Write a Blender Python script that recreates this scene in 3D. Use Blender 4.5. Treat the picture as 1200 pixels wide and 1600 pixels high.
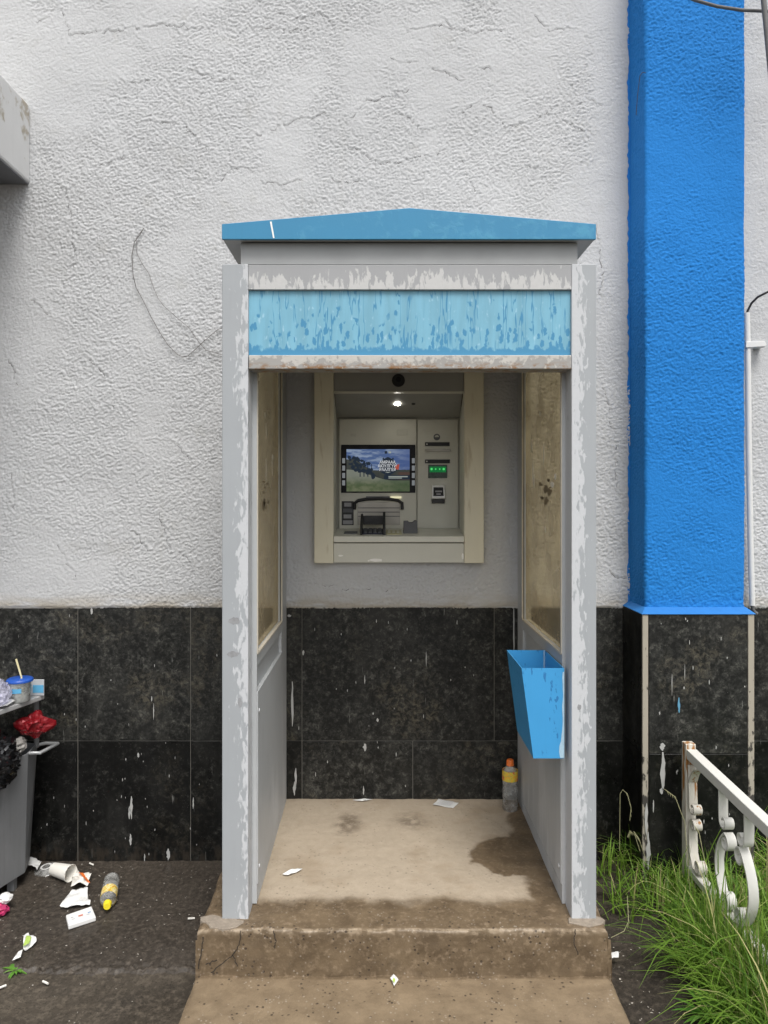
import bpy, bmesh, math, random
import numpy as np
from mathutils import Vector, Matrix, noise as mnoise

for o in list(bpy.data.objects):
    bpy.data.objects.remove(o)
S = bpy.context.scene
COL = S.collection
R = math.radians

# ------------------------------------------------------------------ camera, world, sun, exposure
CAMZ = 1.763
FPX = 1150.0
cd = bpy.data.cameras.new('camera'); cam = bpy.data.objects.new('camera', cd); COL.objects.link(cam)
cam.location = (0, 0, CAMZ); cam.rotation_euler = (R(90), 0, 0)
cd.sensor_fit = 'VERTICAL'; cd.sensor_height = 36; cd.lens = 36 * FPX / 1600
cd.shift_x = 8 / 1600; cd.shift_y = -28 / 1600
cd.clip_start = 0.05; cd.clip_end = 400
S.camera = cam

SUN_EL, SUN_ROT = R(60), R(165)
W = bpy.data.worlds.new('World'); S.world = W; W.use_nodes = True
wt = W.node_tree; wt.nodes.clear()
sky = wt.nodes.new('ShaderNodeTexSky'); sky.sky_type = 'NISHITA'; sky.sun_disc = False
sky.sun_elevation = SUN_EL; sky.sun_rotation = SUN_ROT
sky.air_density = 1.0; sky.dust_density = 4.0; sky.ozone_density = 1.0
hs = wt.nodes.new('ShaderNodeHueSaturation'); hs.inputs['Saturation'].default_value = 0.22
bg = wt.nodes.new('ShaderNodeBackground'); bg.inputs['Strength'].default_value = 0.15
wo = wt.nodes.new('ShaderNodeOutputWorld')
wt.links.new(sky.outputs[0], hs.inputs['Color']); wt.links.new(hs.outputs[0], bg.inputs['Color'])
wt.links.new(bg.outputs[0], wo.inputs['Surface'])

sd = bpy.data.lights.new('sun', 'SUN'); sd.energy = 1.35; sd.angle = R(24); sd.color = (1.0, 0.97, 0.93)
sun = bpy.data.objects.new('sun', sd); COL.objects.link(sun)
sv = Vector((math.sin(SUN_ROT) * math.cos(SUN_EL), math.cos(SUN_ROT) * math.cos(SUN_EL), math.sin(SUN_EL)))
sun.rotation_euler = sv.to_track_quat('Z', 'Y').to_euler()
sun.location = (3, -4, 8)
S.view_settings.view_transform = 'Standard'; S.view_settings.look = 'None'
S.view_settings.gamma = 1; S.view_settings.use_curve_mapping = False
S.view_settings.exposure = 0.58
S.render.engine = 'CYCLES'

# ------------------------------------------------------------------ mesh helpers
rng = random.Random(7)
ORI = {}

def thing(name, label, cat, loc=(0, 0, 0), group=None, local=False):
    o = bpy.data.objects.new(name, None); COL.objects.link(o)
    o.empty_display_size = 0.1
    o.location = loc; o['label'] = label; o['category'] = cat
    if group: o['group'] = group
    ORI[o.name] = Vector((0, 0, 0)) if local else Vector(loc)
    return o

def tag(o, label=None, cat=None, group=None, kind=None):
    if label: o['label'] = label
    if cat: o['category'] = cat
    if group: o['group'] = group
    if kind: o['kind'] = kind
    return o

def link(name, me, parent=None):
    o = bpy.data.objects.new(name, me); COL.objects.link(o)
    if parent is not None:
        o.parent = parent; ORI[o.name] = ORI.get(parent.name, Vector((0, 0, 0)))
    else:
        ORI[o.name] = Vector((0, 0, 0))
    return o

class MB:
    def __init__(s):
        s.v = []; s.f = []; s.m = []
    def add(s, vs, fs, mi=0):
        b = len(s.v); s.v += [tuple(v) for v in vs]
        for f in fs:
            s.f.append([i + b for i in f]); s.m.append(mi)
        return s
    def box(s, x0, x1, y0, y1, z0, z1, mi=0):
        vs = [(x, y, z) for z in (z0, z1) for y in (y0, y1) for x in (x0, x1)]
        return s.add(vs, [(0, 2, 3, 1), (4, 5, 7, 6), (0, 1, 5, 4), (2, 6, 7, 3), (0, 4, 6, 2), (1, 3, 7, 5)], mi)
    def prism(s, poly, axis, a, b, mi=0):
        n = len(poly)
        def P(p, t):
            if axis == 'x': return (t, p[0], p[1])
            if axis == 'y': return (p[0], t, p[1])
            return (p[0], p[1], t)
        vs = [P(p, a) for p in poly] + [P(p, b) for p in poly]
        fs = [list(range(n))[::-1], list(range(n, 2 * n))]
        for i in range(n):
            j = (i + 1) % n; fs.append((i, j, n + j, n + i))
        return s.add(vs, fs, mi)
    def hull8(s, p, mi=0):      # bottom four then top four, same winding
        return s.add(p, [(3, 2, 1, 0), (4, 5, 6, 7), (0, 1, 5, 4), (1, 2, 6, 5), (2, 3, 7, 6), (3, 0, 4, 7)], mi)
    def tube(s, pts, r, n=8, mi=0, cap=True):
        pts = [Vector(p) for p in pts]; rs = r if isinstance(r, (list, tuple)) else [r] * len(pts)
        rings = []; prev = None
        for i, p in enumerate(pts):
            t = (pts[min(i + 1, len(pts) - 1)] - pts[max(i - 1, 0)]).normalized()
            if prev is None:
                u = t.orthogonal().normalized()
            else:
                u = (prev - t * prev.dot(t)).normalized()
            prev = u; w = t.cross(u)
            rings.append([p + (u * math.cos(2 * math.pi * k / n) + w * math.sin(2 * math.pi * k / n)) * rs[i] for k in range(n)])
        vs = [v for ring in rings for v in ring]; fs = []
        for i in range(len(pts) - 1):
            for k in range(n):
                k2 = (k + 1) % n
                fs.append((i * n + k, i * n + k2, (i + 1) * n + k2, (i + 1) * n + k))
        if cap:
            fs.append(list(range(n))[::-1]); fs.append(list(range((len(pts) - 1) * n, len(pts) * n)))
        return s.add(vs, fs, mi)
    def lathe(s, prof, c=(0, 0, 0), n=24, mi=0, closed=False):
        vs = []; fs = []
        for (r, z) in prof:
            for k in range(n):
                a = 2 * math.pi * k / n
                vs.append((c[0] + r * math.cos(a), c[1] + r * math.sin(a), c[2] + z))
        m = len(prof)
        for i in range(m - 1):
            for k in range(n):
                k2 = (k + 1) % n
                fs.append((i * n + k, i * n + k2, (i + 1) * n + k2, (i + 1) * n + k))
        if closed:
            fs.append(list(range(n))[::-1]); fs.append(list(range((m - 1) * n, m * n)))
        return s.add(vs, fs, mi)
    def build(s, name, mats, parent=None, smooth=None, bevel=0, segs=2, solid=0):
        o0 = ORI.get(parent.name, Vector((0, 0, 0))) if parent is not None else Vector((0, 0, 0))
        me = bpy.data.meshes.new(name)
        me.from_pydata([(v[0] - o0.x, v[1] - o0.y, v[2] - o0.z) for v in s.v], [], s.f)
        for mt in (mats if isinstance(mats, (list, tuple)) else [mats]): me.materials.append(mt)
        if any(s.m): me.polygons.foreach_set('material_index', s.m)
        bm = bmesh.new(); bm.from_mesh(me); bmesh.ops.recalc_face_normals(bm, faces=bm.faces); bm.to_mesh(me); bm.free()
        if smooth is not None:
            me.polygons.foreach_set('use_smooth', [True] * len(me.polygons)); me.set_sharp_from_angle(angle=R(smooth))
        me.update()
        o = link(name, me, parent)
        if solid:
            md = o.modifiers.new('solid', 'SOLIDIFY'); md.thickness = solid; md.offset = 0
        if bevel:
            md = o.modifiers.new('bevel', 'BEVEL'); md.width = bevel; md.segments = segs; md.limit_method = 'ANGLE'; md.angle_limit = R(40)
        return o

def grid_mesh(name, V, nu, nv, mats, parent=None, keep=None, smooth=True):
    """V: (nv*nu,3) array, quads between; keep: boolean per quad"""
    o0 = ORI.get(parent.name, Vector((0, 0, 0))) if parent is not None else Vector((0, 0, 0))
    V = np.asarray(V, dtype=np.float32) - np.array(o0, dtype=np.float32)
    i = np.arange(nv - 1)[:, None] * nu + np.arange(nu - 1)[None, :]
    q = np.stack([i, i + 1, i + 1 + nu, i + nu], -1).reshape(-1, 4)
    if keep is not None: q = q[keep.reshape(-1)]
    me = bpy.data.meshes.new(name)
    me.vertices.add(len(V)); me.vertices.foreach_set('co', V.reshape(-1))
    me.loops.add(q.size); me.loops.foreach_set('vertex_index', q.reshape(-1).astype(np.int32))
    me.polygons.add(len(q)); me.polygons.foreach_set('loop_start', np.arange(0, q.size, 4, dtype=np.int32))
    me.polygons.foreach_set('loop_total', np.full(len(q), 4, dtype=np.int32))
    me.polygons.foreach_set('use_smooth', np.full(len(q), smooth, dtype=bool))
    for mt in (mats if isinstance(mats, (list, tuple)) else [mats]): me.materials.append(mt)
    me.update(calc_edges=True); me.validate()
    return link(name, me, parent)

def perlin(x, y, seed=0):
    x = np.asarray(x, float); y = np.asarray(y, float)
    xi = np.floor(x).astype(np.int64); yi = np.floor(y).astype(np.int64); xf = x - xi; yf = y - yi
    def g(ix, iy, fx, fy):
        h = (ix * 374761393 + iy * 668265263 + seed * 982451653) & 0xFFFFFFFF
        h = ((h ^ (h >> 13)) * 1274126177) & 0xFFFFFFFF
        h = h ^ (h >> 16)
        a = (h & 0xFFFF) / 65536.0 * 2 * np.pi
        return np.cos(a) * fx + np.sin(a) * fy
    u = xf ** 3 * (xf * (xf * 6 - 15) + 10); v = yf ** 3 * (yf * (yf * 6 - 15) + 10)
    a = g(xi, yi, xf, yf); b = g(xi + 1, yi, xf - 1, yf); c = g(xi, yi + 1, xf, yf - 1); d = g(xi + 1, yi + 1, xf - 1, yf - 1)
    return ((a * (1 - u) + b * u) * (1 - v) + (c * (1 - u) + d * u) * v) * 1.41

def sstep(a, b, x):
    t = np.clip((x - a) / (b - a), 0, 1); return t * t * (3 - 2 * t)

# ------------------------------------------------------------------ material helpers
class NT:
    def __init__(s, name):
        s.mat = bpy.data.materials.new(name); s.mat.use_nodes = True
        s.t = s.mat.node_tree; s.t.nodes.clear()
        s.out = s.n('ShaderNodeOutputMaterial')
        s.geo = None
    def n(s, ty, **kw):
        nd = s.t.nodes.new(ty)
        for k, v in kw.items(): setattr(nd, k, v)
        return nd
    def set(s, sock, v):
        if isinstance(v, bpy.types.NodeSocket): s.t.links.new(v, sock)
        elif v is not None:
            if sock.type == 'RGBA' and len(v) == 3: v = (*v, 1)
            sock.default_value = v
    def pos(s, scale=(1, 1, 1), off=(0, 0, 0), obj=False, rnd=False):
        if obj: p = s.n('ShaderNodeTexCoord').outputs['Object']
        else: p = s.n('ShaderNodeNewGeometry').outputs['Position']
        if rnd:
            r = s.n('ShaderNodeObjectInfo').outputs['Random']
            c = s.n('ShaderNodeVectorMath', operation='SCALE'); c.inputs[0].default_value = (37, 11, 53); s.t.links.new(r, c.inputs['Scale'])
            a = s.n('ShaderNodeVectorMath', operation='ADD'); s.t.links.new(p, a.inputs[0]); s.t.links.new(c.outputs[0], a.inputs[1]); p = a.outputs[0]
        m = s.n('ShaderNodeMapping'); m.inputs['Scale'].default_value = scale; m.inputs['Location'].default_value = off
        s.t.links.new(p, m.inputs['Vector']); return m.outputs[0]
    def noise(s, vec, scale, detail=4, rough=.55, dist=0, col=False):
        nd = s.n('ShaderNodeTexNoise'); s.set(nd.inputs['Vector'], vec)
        nd.inputs['Scale'].default_value = scale; nd.inputs['Detail'].default_value = detail
        nd.inputs['Roughness'].default_value = rough; nd.inputs['Distortion'].default_value = dist
        return nd.outputs['Color' if col else 'Fac']
    def voro(s, vec, scale, feat='F1', out='Distance', rand=1):
        nd = s.n('ShaderNodeTexVoronoi', feature=feat); s.set(nd.inputs['Vector'], vec); nd.inputs['Scale'].default_value = scale
        nd.inputs['Randomness'].default_value = rand
        return nd.outputs[out]
    def math(s, op, a, b=0.0, c=None, clamp=False):
        nd = s.n('ShaderNodeMath', operation=op, use_clamp=clamp); s.set(nd.inputs[0], a); s.set(nd.inputs[1], b)
        if c is not None: s.set(nd.inputs[2], c)
        return nd.outputs[0]
    def map(s, v, a, b, c=0.0, d=1.0, smooth=True):
        nd = s.n('ShaderNodeMapRange', interpolation_type='SMOOTHSTEP' if smooth else 'LINEAR'); s.set(nd.inputs[0], v)
        for i, q in enumerate((a, b, c, d)): nd.inputs[1 + i].default_value = q
        return nd.outputs[0]
    def mix(s, f, a, b, mode='MIX'):
        nd = s.n('ShaderNodeMix', data_type='RGBA', blend_type=mode); s.set(nd.inputs['Factor'], f); s.set(nd.inputs['A'], a) if False else None
        s.set(nd.inputs[6], a); s.set(nd.inputs[7], b); return nd.outputs[2]
    def ramp(s, f, stops):
        nd = s.n('ShaderNodeValToRGB'); e = nd.color_ramp.elements
        while len(e) < len(stops): e.new(.5)
        for k, (p, c) in enumerate(stops):
            e[k].position = p; e[k].color = (*c, 1) if len(c) == 3 else c
        s.set(nd.inputs[0], f); return nd.outputs[0]
    def sep(s, vec):
        nd = s.n('ShaderNodeSeparateXYZ'); s.set(nd.inputs[0], vec); return nd.outputs
    def bump(s, h, strength=.5, dist=.01, nrm=None):
        nd = s.n('ShaderNodeBump'); s.set(nd.inputs['Height'], h); nd.inputs['Strength'].default_value = strength; nd.inputs['Distance'].default_value = dist
        if nrm is not None: s.set(nd.inputs['Normal'], nrm)
        return nd.outputs[0]
    def bsdf(s, color, rough=.5, metal=0.0, nrm=None, spec=None, **kw):
        b = s.n('ShaderNodeBsdfPrincipled'); s.set(b.inputs['Base Color'], color); s.set(b.inputs['Roughness'], rough); s.set(b.inputs['Metallic'], metal)
        if nrm is not None: s.set(b.inputs['Normal'], nrm)
        if spec is not None: s.set(b.inputs['Specular IOR Level'], spec)
        for k, v in kw.items(): s.set(b.inputs[k], v)
        s.t.links.new(b.outputs[0], s.out.inputs['Surface']); return b

def plain(name, col, rough=.5, metal=0.0, var=.12, scale=30, bump=0.0, spec=None, **kw):
    n = NT(name); p = n.pos(obj=True)
    f = n.noise(p, scale, 5)
    c = n.mix(f, tuple(min(1, v * (1 + var)) for v in col), tuple(v * (1 - var) for v in col))
    nr = n.bump(n.noise(p, scale * 3, 4), bump, .003) if bump else None
    rr = n.map(f, .3, .7, max(.03, rough - .08), min(1, rough + .08)) 
    n.bsdf(c, rr, metal, nr, spec, **kw); return n.mat

def m_stucco(name, col, dirt, stain=.8):
    n = NT(name); p = n.pos()
    big = n.noise(p, 1.3, 4); mid = n.noise(p, 9, 5); fine = n.noise(p, 190, 4, .6)
    c = n.mix(n.map(big, .3, .7), col, tuple(v * .93 for v in col))
    c = n.mix(n.map(mid, .58, .8, 0, .35), c, dirt)
    # stains running along the dado and beside seams
    x, y, z = n.sep(p)
    band = n.math('MULTIPLY', n.map(z, 1.20, 1.31, 1, 0), n.map(n.noise(n.pos((6, 6, 30)), 1.0, 5), .3, .62))
    c = n.mix(n.math('MULTIPLY', band, stain), c, (.36, .31, .23))
    drip = n.map(n.noise(n.pos((14, 14, .8)), 1.0, 5), .62, .8, 0, .28)
    c = n.mix(drip, c, dirt)
    h = n.math('ADD', n.math('MULTIPLY', n.noise(p, 110, 5, .65, .4), .7), n.math('MULTIPLY', fine, .3))
    n.bsdf(c, .85, 0, n.bump(h, .6, .007), spec=.25); return n.mat

def m_granite(name, dark, mid, light, wet):
    n = NT(name); p = n.pos(rnd=True); w = n.pos()
    a = n.noise(p, 40, 8, .75, .6); b = n.noise(p, 15, 6, .7, .7); g = n.noise(p, 110, 4, .65)
    t = n.math('ADD', n.math('MULTIPLY', a, .45), n.math('ADD', n.math('MULTIPLY', b, .34), n.math('MULTIPLY', g, .21)))
    cv = n.sep(n.voro(n.mix(.04, p, n.noise(p, 30, 3, .6, 0, True)), 64, out='Color'))[0]
    t = n.math('ADD', t, n.math('MULTIPLY', n.math('SUBTRACT', cv, .5), .09))
    c = n.ramp(t, [(.45, dark), (.54, mid), (.65, light), (.74, tuple(v * 1.5 for v in light))])
    br = n.map(n.noise(p, 3.1, 5), .5, .68)
    c = n.mix(n.math('MULTIPLY', br, n.map(a, .45, .62, 0, .65)), c, tuple(q * k for q, k in zip(light, (.98, .88, .70))))
    fl = n.map(n.voro(p, 120), .05, .16, 1, 0)
    c = n.mix(n.math('MULTIPLY', fl, n.map(n.noise(p, 40, 2), .52, .62, 0, .8)), c, (.33, .32, .29))
    # dried limewash runs
    dr = n.math('MULTIPLY', n.map(n.noise(n.pos((150, 150, 9), (3, 0, 1)), 1.0, 3), .69, .73), n.map(n.noise(w, 5, 2), .50, .62))
    c = n.mix(n.math('MULTIPLY', dr, .75), c, (.32, .32, .30))
    film = n.map(n.noise(n.pos((7, 7, 2.2), (1, 2, 3)), 1.0, 6, .6), .48, .72, 0, .16)
    c = n.mix(film, c, (.12, .118, .105))
    mud = n.math('MULTIPLY', n.map(n.sep(w)[2], .02, .12, 1, 0), n.map(n.noise(n.pos((30, 30, 14)), 1.0, 4), .42, .62, 0, .7))
    c = n.mix(mud, c, (.06, .048, .036))
    rv = n.n('ShaderNodeObjectInfo').outputs['Random']
    c = n.mix(n.math('MULTIPLY', rv, .45), c, tuple(v * .5 for v in mid))
    nr = n.bump(n.noise(p, 45, 5), .15, .003)
    n.bsdf(c, n.map(n.noise(w, 6, 5), .3, .7, wet, wet + .25), 0, nr, spec=.24); return n.mat

def m_peel(name, base, patch, axis, a, b, vscale, lo, hi, gain=.5, rough=.45, streak=.12, rust=None):
    """metal paint with flaked / sun-bleached patches: axis gradient a->b (0..1) plus stretched noise"""
    n = NT(name); p = n.pos(); c3 = n.sep(p)
    t = n.map(c3['xyz'.index(axis)], a, b, 0, 1, smooth=False)
    ns = n.noise(n.pos(vscale), 1.0, 5, .55, .35)
    n2 = n.noise(n.pos(tuple(v * .22 for v in vscale), (7, 3, 2)), 1.0, 3)
    v = n.math('ADD', n.math('ADD', n.math('MULTIPLY', ns, .65), n.math('MULTIPLY', n2, .35)), n.math('MULTIPLY', n.math('SUBTRACT', t, .5), gain))
    m = n.map(v, lo, hi)
    bc = n.mix(n.noise(p, 5, 5), base, tuple(q * .86 for q in base))
    bc = n.mix(n.map(n.noise(n.pos((60, 60, 3)), 1.0, 4), .5, .8, 0, streak), bc, tuple(q * .6 for q in base))
    pc = n.mix(n.noise(p, 70, 4), patch, tuple(q * .86 for q in patch))
    c = n.mix(m, bc, pc)
    if rust:
        ra, rb = rust
        r = n.math('MULTIPLY', n.map(c3[2], ra, rb, 0, 1), n.map(n.noise(n.pos((26, 26, 60)), 1.0, 5, .65), .45, .62))
        c = n.mix(r, c, (.23, .12, .045))
        r2 = n.map(n.noise(n.pos((90, 90, 60), (4, 1, 1)), 1.0, 4), .6, .68, 0, .8)
        c = n.mix(n.math('MULTIPLY', r2, n.map(c3[2], ra, rb, .1, 1)), c, (.55, .52, .46))
    rg = n.math('ADD', n.math('MULTIPLY', m, .25), rough)
    h = n.math('ADD', n.math('MULTIPLY', m, .8), n.math('MULTIPLY', n.noise(p, 120, 3), .25))
    n.bsdf(c, rg, 0.0, n.bump(h, .22, .0025), spec=.45); return n.mat

def m_bluepanel(name, base, drop, z0, z1):
    n = NT(name); p = n.pos(); x, y, z = n.sep(p)
    t = n.map(z, z0, z1, 0, 1, smooth=False)
    # fat drops, denser low down
    dv = n.n('ShaderNodeVectorMath', operation='MULTIPLY_ADD'); n.t.links.new(n.noise(p, 55, 3, .6, 0, True), dv.inputs[0]); dv.inputs[1].default_value = (.016, 0, .03); n.t.links.new(p, dv.inputs[2])
    def dpos(sc3, off=(0, 0, 0)):
        m_ = n.n('ShaderNodeMapping'); m_.inputs['Scale'].default_value = sc3; m_.inputs['Location'].default_value = off; n.t.links.new(dv.outputs[0], m_.inputs['Vector']); return m_.outputs[0]
    d1 = n.voro(dpos((44, 44, 21)), 1.0); m1 = n.map(d1, .27, .34, 1, 0)
    gate1 = n.map(n.math('ADD', n.noise(n.pos((9, 9, 9)), 1.0, 2), n.math('MULTIPLY', t, -.36)), .33, .37)
    d2 = n.voro(dpos((60, 60, 15), (2, 0, 5)), 1.0); m2 = n.map(d2, .29, .35, 1, 0)
    gate2 = n.map(n.math('ADD', n.noise(n.pos((6, 6, 12), (5, 5, 5)), 1.0, 2), n.math('MULTIPLY', t, -.42)), .345, .385)
    # thin run lines
    nx = n.noise(n.pos((46, 46, 5), (1, 1, 1)), 1.0, 2, .5, .15)
    run = n.math('MULTIPLY', n.map(n.math('ABSOLUTE', n.math('SUBTRACT', nx, .5)), .010, .026, 1, 0), n.map(n.math('ADD', n.noise(n.pos((16, 16, 5), (3, 8, 1)), 1.0, 2), n.math('MULTIPLY', t, .12)), .50, .57))
    foot = n.map(n.math('ADD', t, n.math('MULTIPLY', n.math('SUBTRACT', n.noise(n.pos((45, 45, 30)), 1.0, 3), .5), .30)), .10, .15, 1, 0)
    m = n.math('MAXIMUM', n.math('MULTIPLY', m1, gate1), n.math('MAXIMUM', n.math('MULTIPLY', m2, gate2), n.math('MAXIMUM', run, foot)))
    bc = n.mix(n.map(n.noise(n.pos((25, 25, 4)), 1.0, 5), .3, .7), base, tuple(v * .82 for v in base))
    wh = n.map(n.noise(n.pos((70, 70, 30)), 1.0, 4), .6, .72, 0, .5)
    bc = n.mix(wh, bc, (.42, .62, .72))
    c = n.mix(m, bc, drop)
    n.bsdf(c, n.map(m, 0, 1, .5, .3), 0, n.bump(m, -.1, .002), spec=.4); return n.mat

def m_concrete_platform():
    n = NT('worn concrete'); p = n.pos(); x, y, z = n.sep(p)
    wob = n.math('MULTIPLY', n.math('SUBTRACT', n.noise(p, 7, 6, .6), .5), .16)
    xx = n.math('ADD', x, wob); yy = n.math('ADD', y, wob)
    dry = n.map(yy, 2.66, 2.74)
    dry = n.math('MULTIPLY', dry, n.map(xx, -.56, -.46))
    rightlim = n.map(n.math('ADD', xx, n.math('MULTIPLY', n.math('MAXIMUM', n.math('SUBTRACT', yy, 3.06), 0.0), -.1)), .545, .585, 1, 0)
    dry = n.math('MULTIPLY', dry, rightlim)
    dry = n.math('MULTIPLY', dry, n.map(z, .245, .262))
    def blob(cx, cy, rx, ry, k):
        dx = n.math('DIVIDE', n.math('SUBTRACT', xx, cx), rx); dy = n.math('DIVIDE', n.math('SUBTRACT', yy, cy), ry)
        d = n.math('SQRT', n.math('ADD', n.math('MULTIPLY', dx, dx), n.math('MULTIPLY', dy, dy)))
        return d
    arm = n.map(blob(.63, 3.02, .27, .17, 0), .9, 1.0)
    dry = n.math('MULTIPLY', dry, arm)
    st = n.math('MAXIMUM', n.map(blob(-.14, 3.29, .10, .12, 0), .2, 1.1, .75, 0), n.map(blob(.14, 3.31, .11, .10, 0), .2, 1.1, .6, 0))
    st = n.math('MULTIPLY', st, n.map(n.noise(p, 24, 5, .6), .3, .6))
    smudge = n.map(n.noise(p, 5.5, 5, .6), .5, .72, 0, .45)
    base_d = n.mix(n.noise(p, 38, 5, .6), (.42, .35, .265), (.315, .26, .19))
    base_d = n.mix(smudge, base_d, (.26, .195, .125))
    base_d = n.mix(st, base_d, (.085, .06, .038))
    base_wet_shade = n.mix(n.map(n.noise(p, 11, 6, .65), .3, .7), (.170, .124, .076), (.104, .074, .045))
    base_wet_shade = n.mix(n.map(n.noise(p, 60, 4), .5, .75, 0, .6), base_wet_shade, (.28, .21, .14))
    tread_lit = n.mix(n.map(n.noise(p, 9, 6, .65), .3, .7), (.245, .185, .118), (.165, .122, .077))
    base_wet_shade = n.mix(n.math('MULTIPLY', n.map(z, .118, .128, 1, 0), n.map(y, 2.515, 2.50)), base_wet_shade, tread_lit)  # damp riser tone also carries painted shade; tread is coloured lighter as if lit
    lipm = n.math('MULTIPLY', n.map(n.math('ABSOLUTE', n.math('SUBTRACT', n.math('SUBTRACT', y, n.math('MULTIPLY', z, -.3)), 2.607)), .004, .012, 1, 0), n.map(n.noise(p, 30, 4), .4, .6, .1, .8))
    base_wet_shade = n.mix(n.math('MULTIPLY', lipm, n.map(z, .24, .26)), base_wet_shade, (.34, .27, .19))
    c = n.mix(dry, base_wet_shade, base_d)
    # aggregate pits and pale grains, strongest on the worn front
    frontm = n.map(y, 2.45, 2.85, 1, .35)
    pit = n.math('MULTIPLY', n.map(n.voro(p, 52), .17, .27, 1, 0), n.math('MULTIPLY', n.map(n.noise(p, 16, 3), .50, .58), frontm))
    c = n.mix(n.math('MULTIPLY', pit, .85), c, (.045, .033, .024))
    gr = n.math('MULTIPLY', n.map(n.voro(n.pos((1, 1, 1), (3, 3, 3)), 64), .15, .25, 1, 0), n.math('MULTIPLY', n.map(n.noise(p, 13, 3), .50, .58), frontm))
    c = n.mix(n.math('MULTIPLY', gr, .6), c, (.36, .31, .25))
    h = n.math('SUBTRACT', n.noise(p, 55, 6, .65), n.math('MULTIPLY', pit, .5))
    n.bsdf(c, n.map(dry, 0, 1, .42, .85), 0, n.bump(h, .45, .006), spec=.35); return n.mat

def m_wetground(name, a, b, spec_amount, rough=.4):
    n = NT(name); p = n.pos()
    c = n.mix(n.map(n.noise(p, 3.2, 7, .62), .32, .68), a, b)
    c = n.mix(n.map(n.noise(p, 45, 5, .65), .42, .72, 0, .75), c, tuple(v * 1.9 for v in b))
    c = n.mix(n.map(n.noise(p, 120, 3, .65), .5, .7, 0, .6), c, tuple(v * .35 for v in a))
    sp = n.math('MULTIPLY', n.map(n.voro(p, 70), .06, .13, 1, 0), n.map(n.noise(p, 9, 3), .60 - spec_amount, .68 - spec_amount))
    c = n.mix(n.math('MULTIPLY', sp, .75), c, (.36, .33, .29))
    wet = n.noise(p, 2.4, 5, .6)
    h = n.math('ADD', n.noise(p, 60, 6, .7), n.math('MULTIPLY', n.noise(p, 9, 3), .6))
    n.bsdf(c, n.map(wet, .35, .65, rough - .1, rough + .25), 0, n.bump(h, .42, .006), spec=.28); return n.mat

M = {}
M['stucco'] = m_stucco('white stucco', (.515, .522, .528), (.40, .395, .37))
M['bluestucco'] = m_stucco('blue stucco', (.017, .195, .56), (.022, .17, .46), 0.0)
M['ledgeblue'] = plain('blue ledge paint', (.017, .165, .475), .7, scale=14, bump=.25)
M['granite'] = m_granite('dark granite', (.008, .0083, .0078), (.030, .0305, .0275), (.118, .115, .102), .30)
M['granitewet'] = m_granite('damp dark granite', (.0032, .0034, .0032), (.0095, .0098, .009), (.062, .061, .054), .26)
M['grout'] = plain('grey grout', (.12, .115, .10), .9, scale=60, var=.3, bump=.3)
M['mortar'] = m_peel('flaking beige mortar', (.38, .345, .28), (.06, .055, .048), 'z', 1.2, .1, (70, 70, 30), .53, .60, .20, rough=.8)
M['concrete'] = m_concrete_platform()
M['pavement'] = m_wetground('wet pavement', (.037, .031, .025), (.060, .050, .040), .02, .38)
M['ground'] = m_wetground('wet street', (.043, .036, .028), (.072, .060, .046), .03, .42)
M['soil'] = m_wetground('wet soil', (.028, .023, .018), (.050, .041, .032), .10, .5)
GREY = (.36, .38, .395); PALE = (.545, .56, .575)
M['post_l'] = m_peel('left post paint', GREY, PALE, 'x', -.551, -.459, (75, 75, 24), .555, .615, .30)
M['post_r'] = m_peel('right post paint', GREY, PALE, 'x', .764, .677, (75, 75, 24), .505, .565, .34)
M['band'] = m_peel('top band paint', (.34, .345, .35), (.53, .53, .52), 'z', 2.568, 2.48, (60, 60, 20), .50, .55, .20)
M['sill'] = m_peel('sill paint', (.34, .33, .31), (.52, .50, .46), 'z', 2.2, 2.25, (50, 50, 50), .5, .58, .2, rust=(2.232, 2.204))
M['greymetal'] = m_peel('grey panel paint', (.44, .455, .46), (.53, .54, .545), 'z', 1.0, .3, (26, 26, 3), .5, .66, .2, streak=.3)
M['frieze'] = plain('grey frieze paint', (.34, .35, .35), .5, scale=9)
M['roofblue'] = m_peel('roof blue paint', (.036, .23, .41), (.065, .29, .46), 'x', -.5, .75, (30, 30, 30), .5, .7, .1, rough=.4)
M['bluepanel'] = m_bluepanel('blue panel paint', (.185, .425, .555), (.055, .235, .40), 2.25, 2.473)
M['binblue'] = m_peel('bin blue paint', (.055, .32, .64), (.025, .18, .42), 'z', .8, 1.15, (70, 70, 26), .60, .63, .05, rough=.35)
M['binflake'] = plain('flaked pale blue', (.36, .52, .62), .7, scale=60, var=.3)
M['screw'] = plain('screw head', (.62, .63, .64), .35, .6)
M['dark'] = plain('black plastic', (.012, .012, .013), .45)
M['rubber'] = plain('dark seam', (.02, .02, .02), .8)
M['cream'] = m_peel('cream frame paint', (.74, .70, .55), (.56, .50, .36), 'z', 1.4, 2.4, (40, 40, 5), .56, .68, .1)
M['atm'] = plain('machine grey-beige', (.60, .595, .52), .42, scale=12, var=.06)
M['atm2'] = plain('machine light grey', (.66, .655, .575), .4, scale=12, var=.06)
M['atmdark'] = plain('machine dark grey', (.30, .30, .28), .45, scale=12, var=.06)
M['steel'] = plain('brushed steel', (.45, .43, .39), .5, .4, scale=8)
M['chip'] = plain('bare chip', (.86, .85, .80), .7)
M['silver'] = plain('silver plastic', (.85, .85, .82), .35, .3)
M['greypl'] = plain('slate plastic', (.10, .105, .115), .5)
M['bingrey'] = m_peel('bin grey paint', (.20, .205, .21), (.27, .275, .28), 'z', 0, .6, (18, 18, 5), .5, .75, .1, streak=.35)
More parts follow.
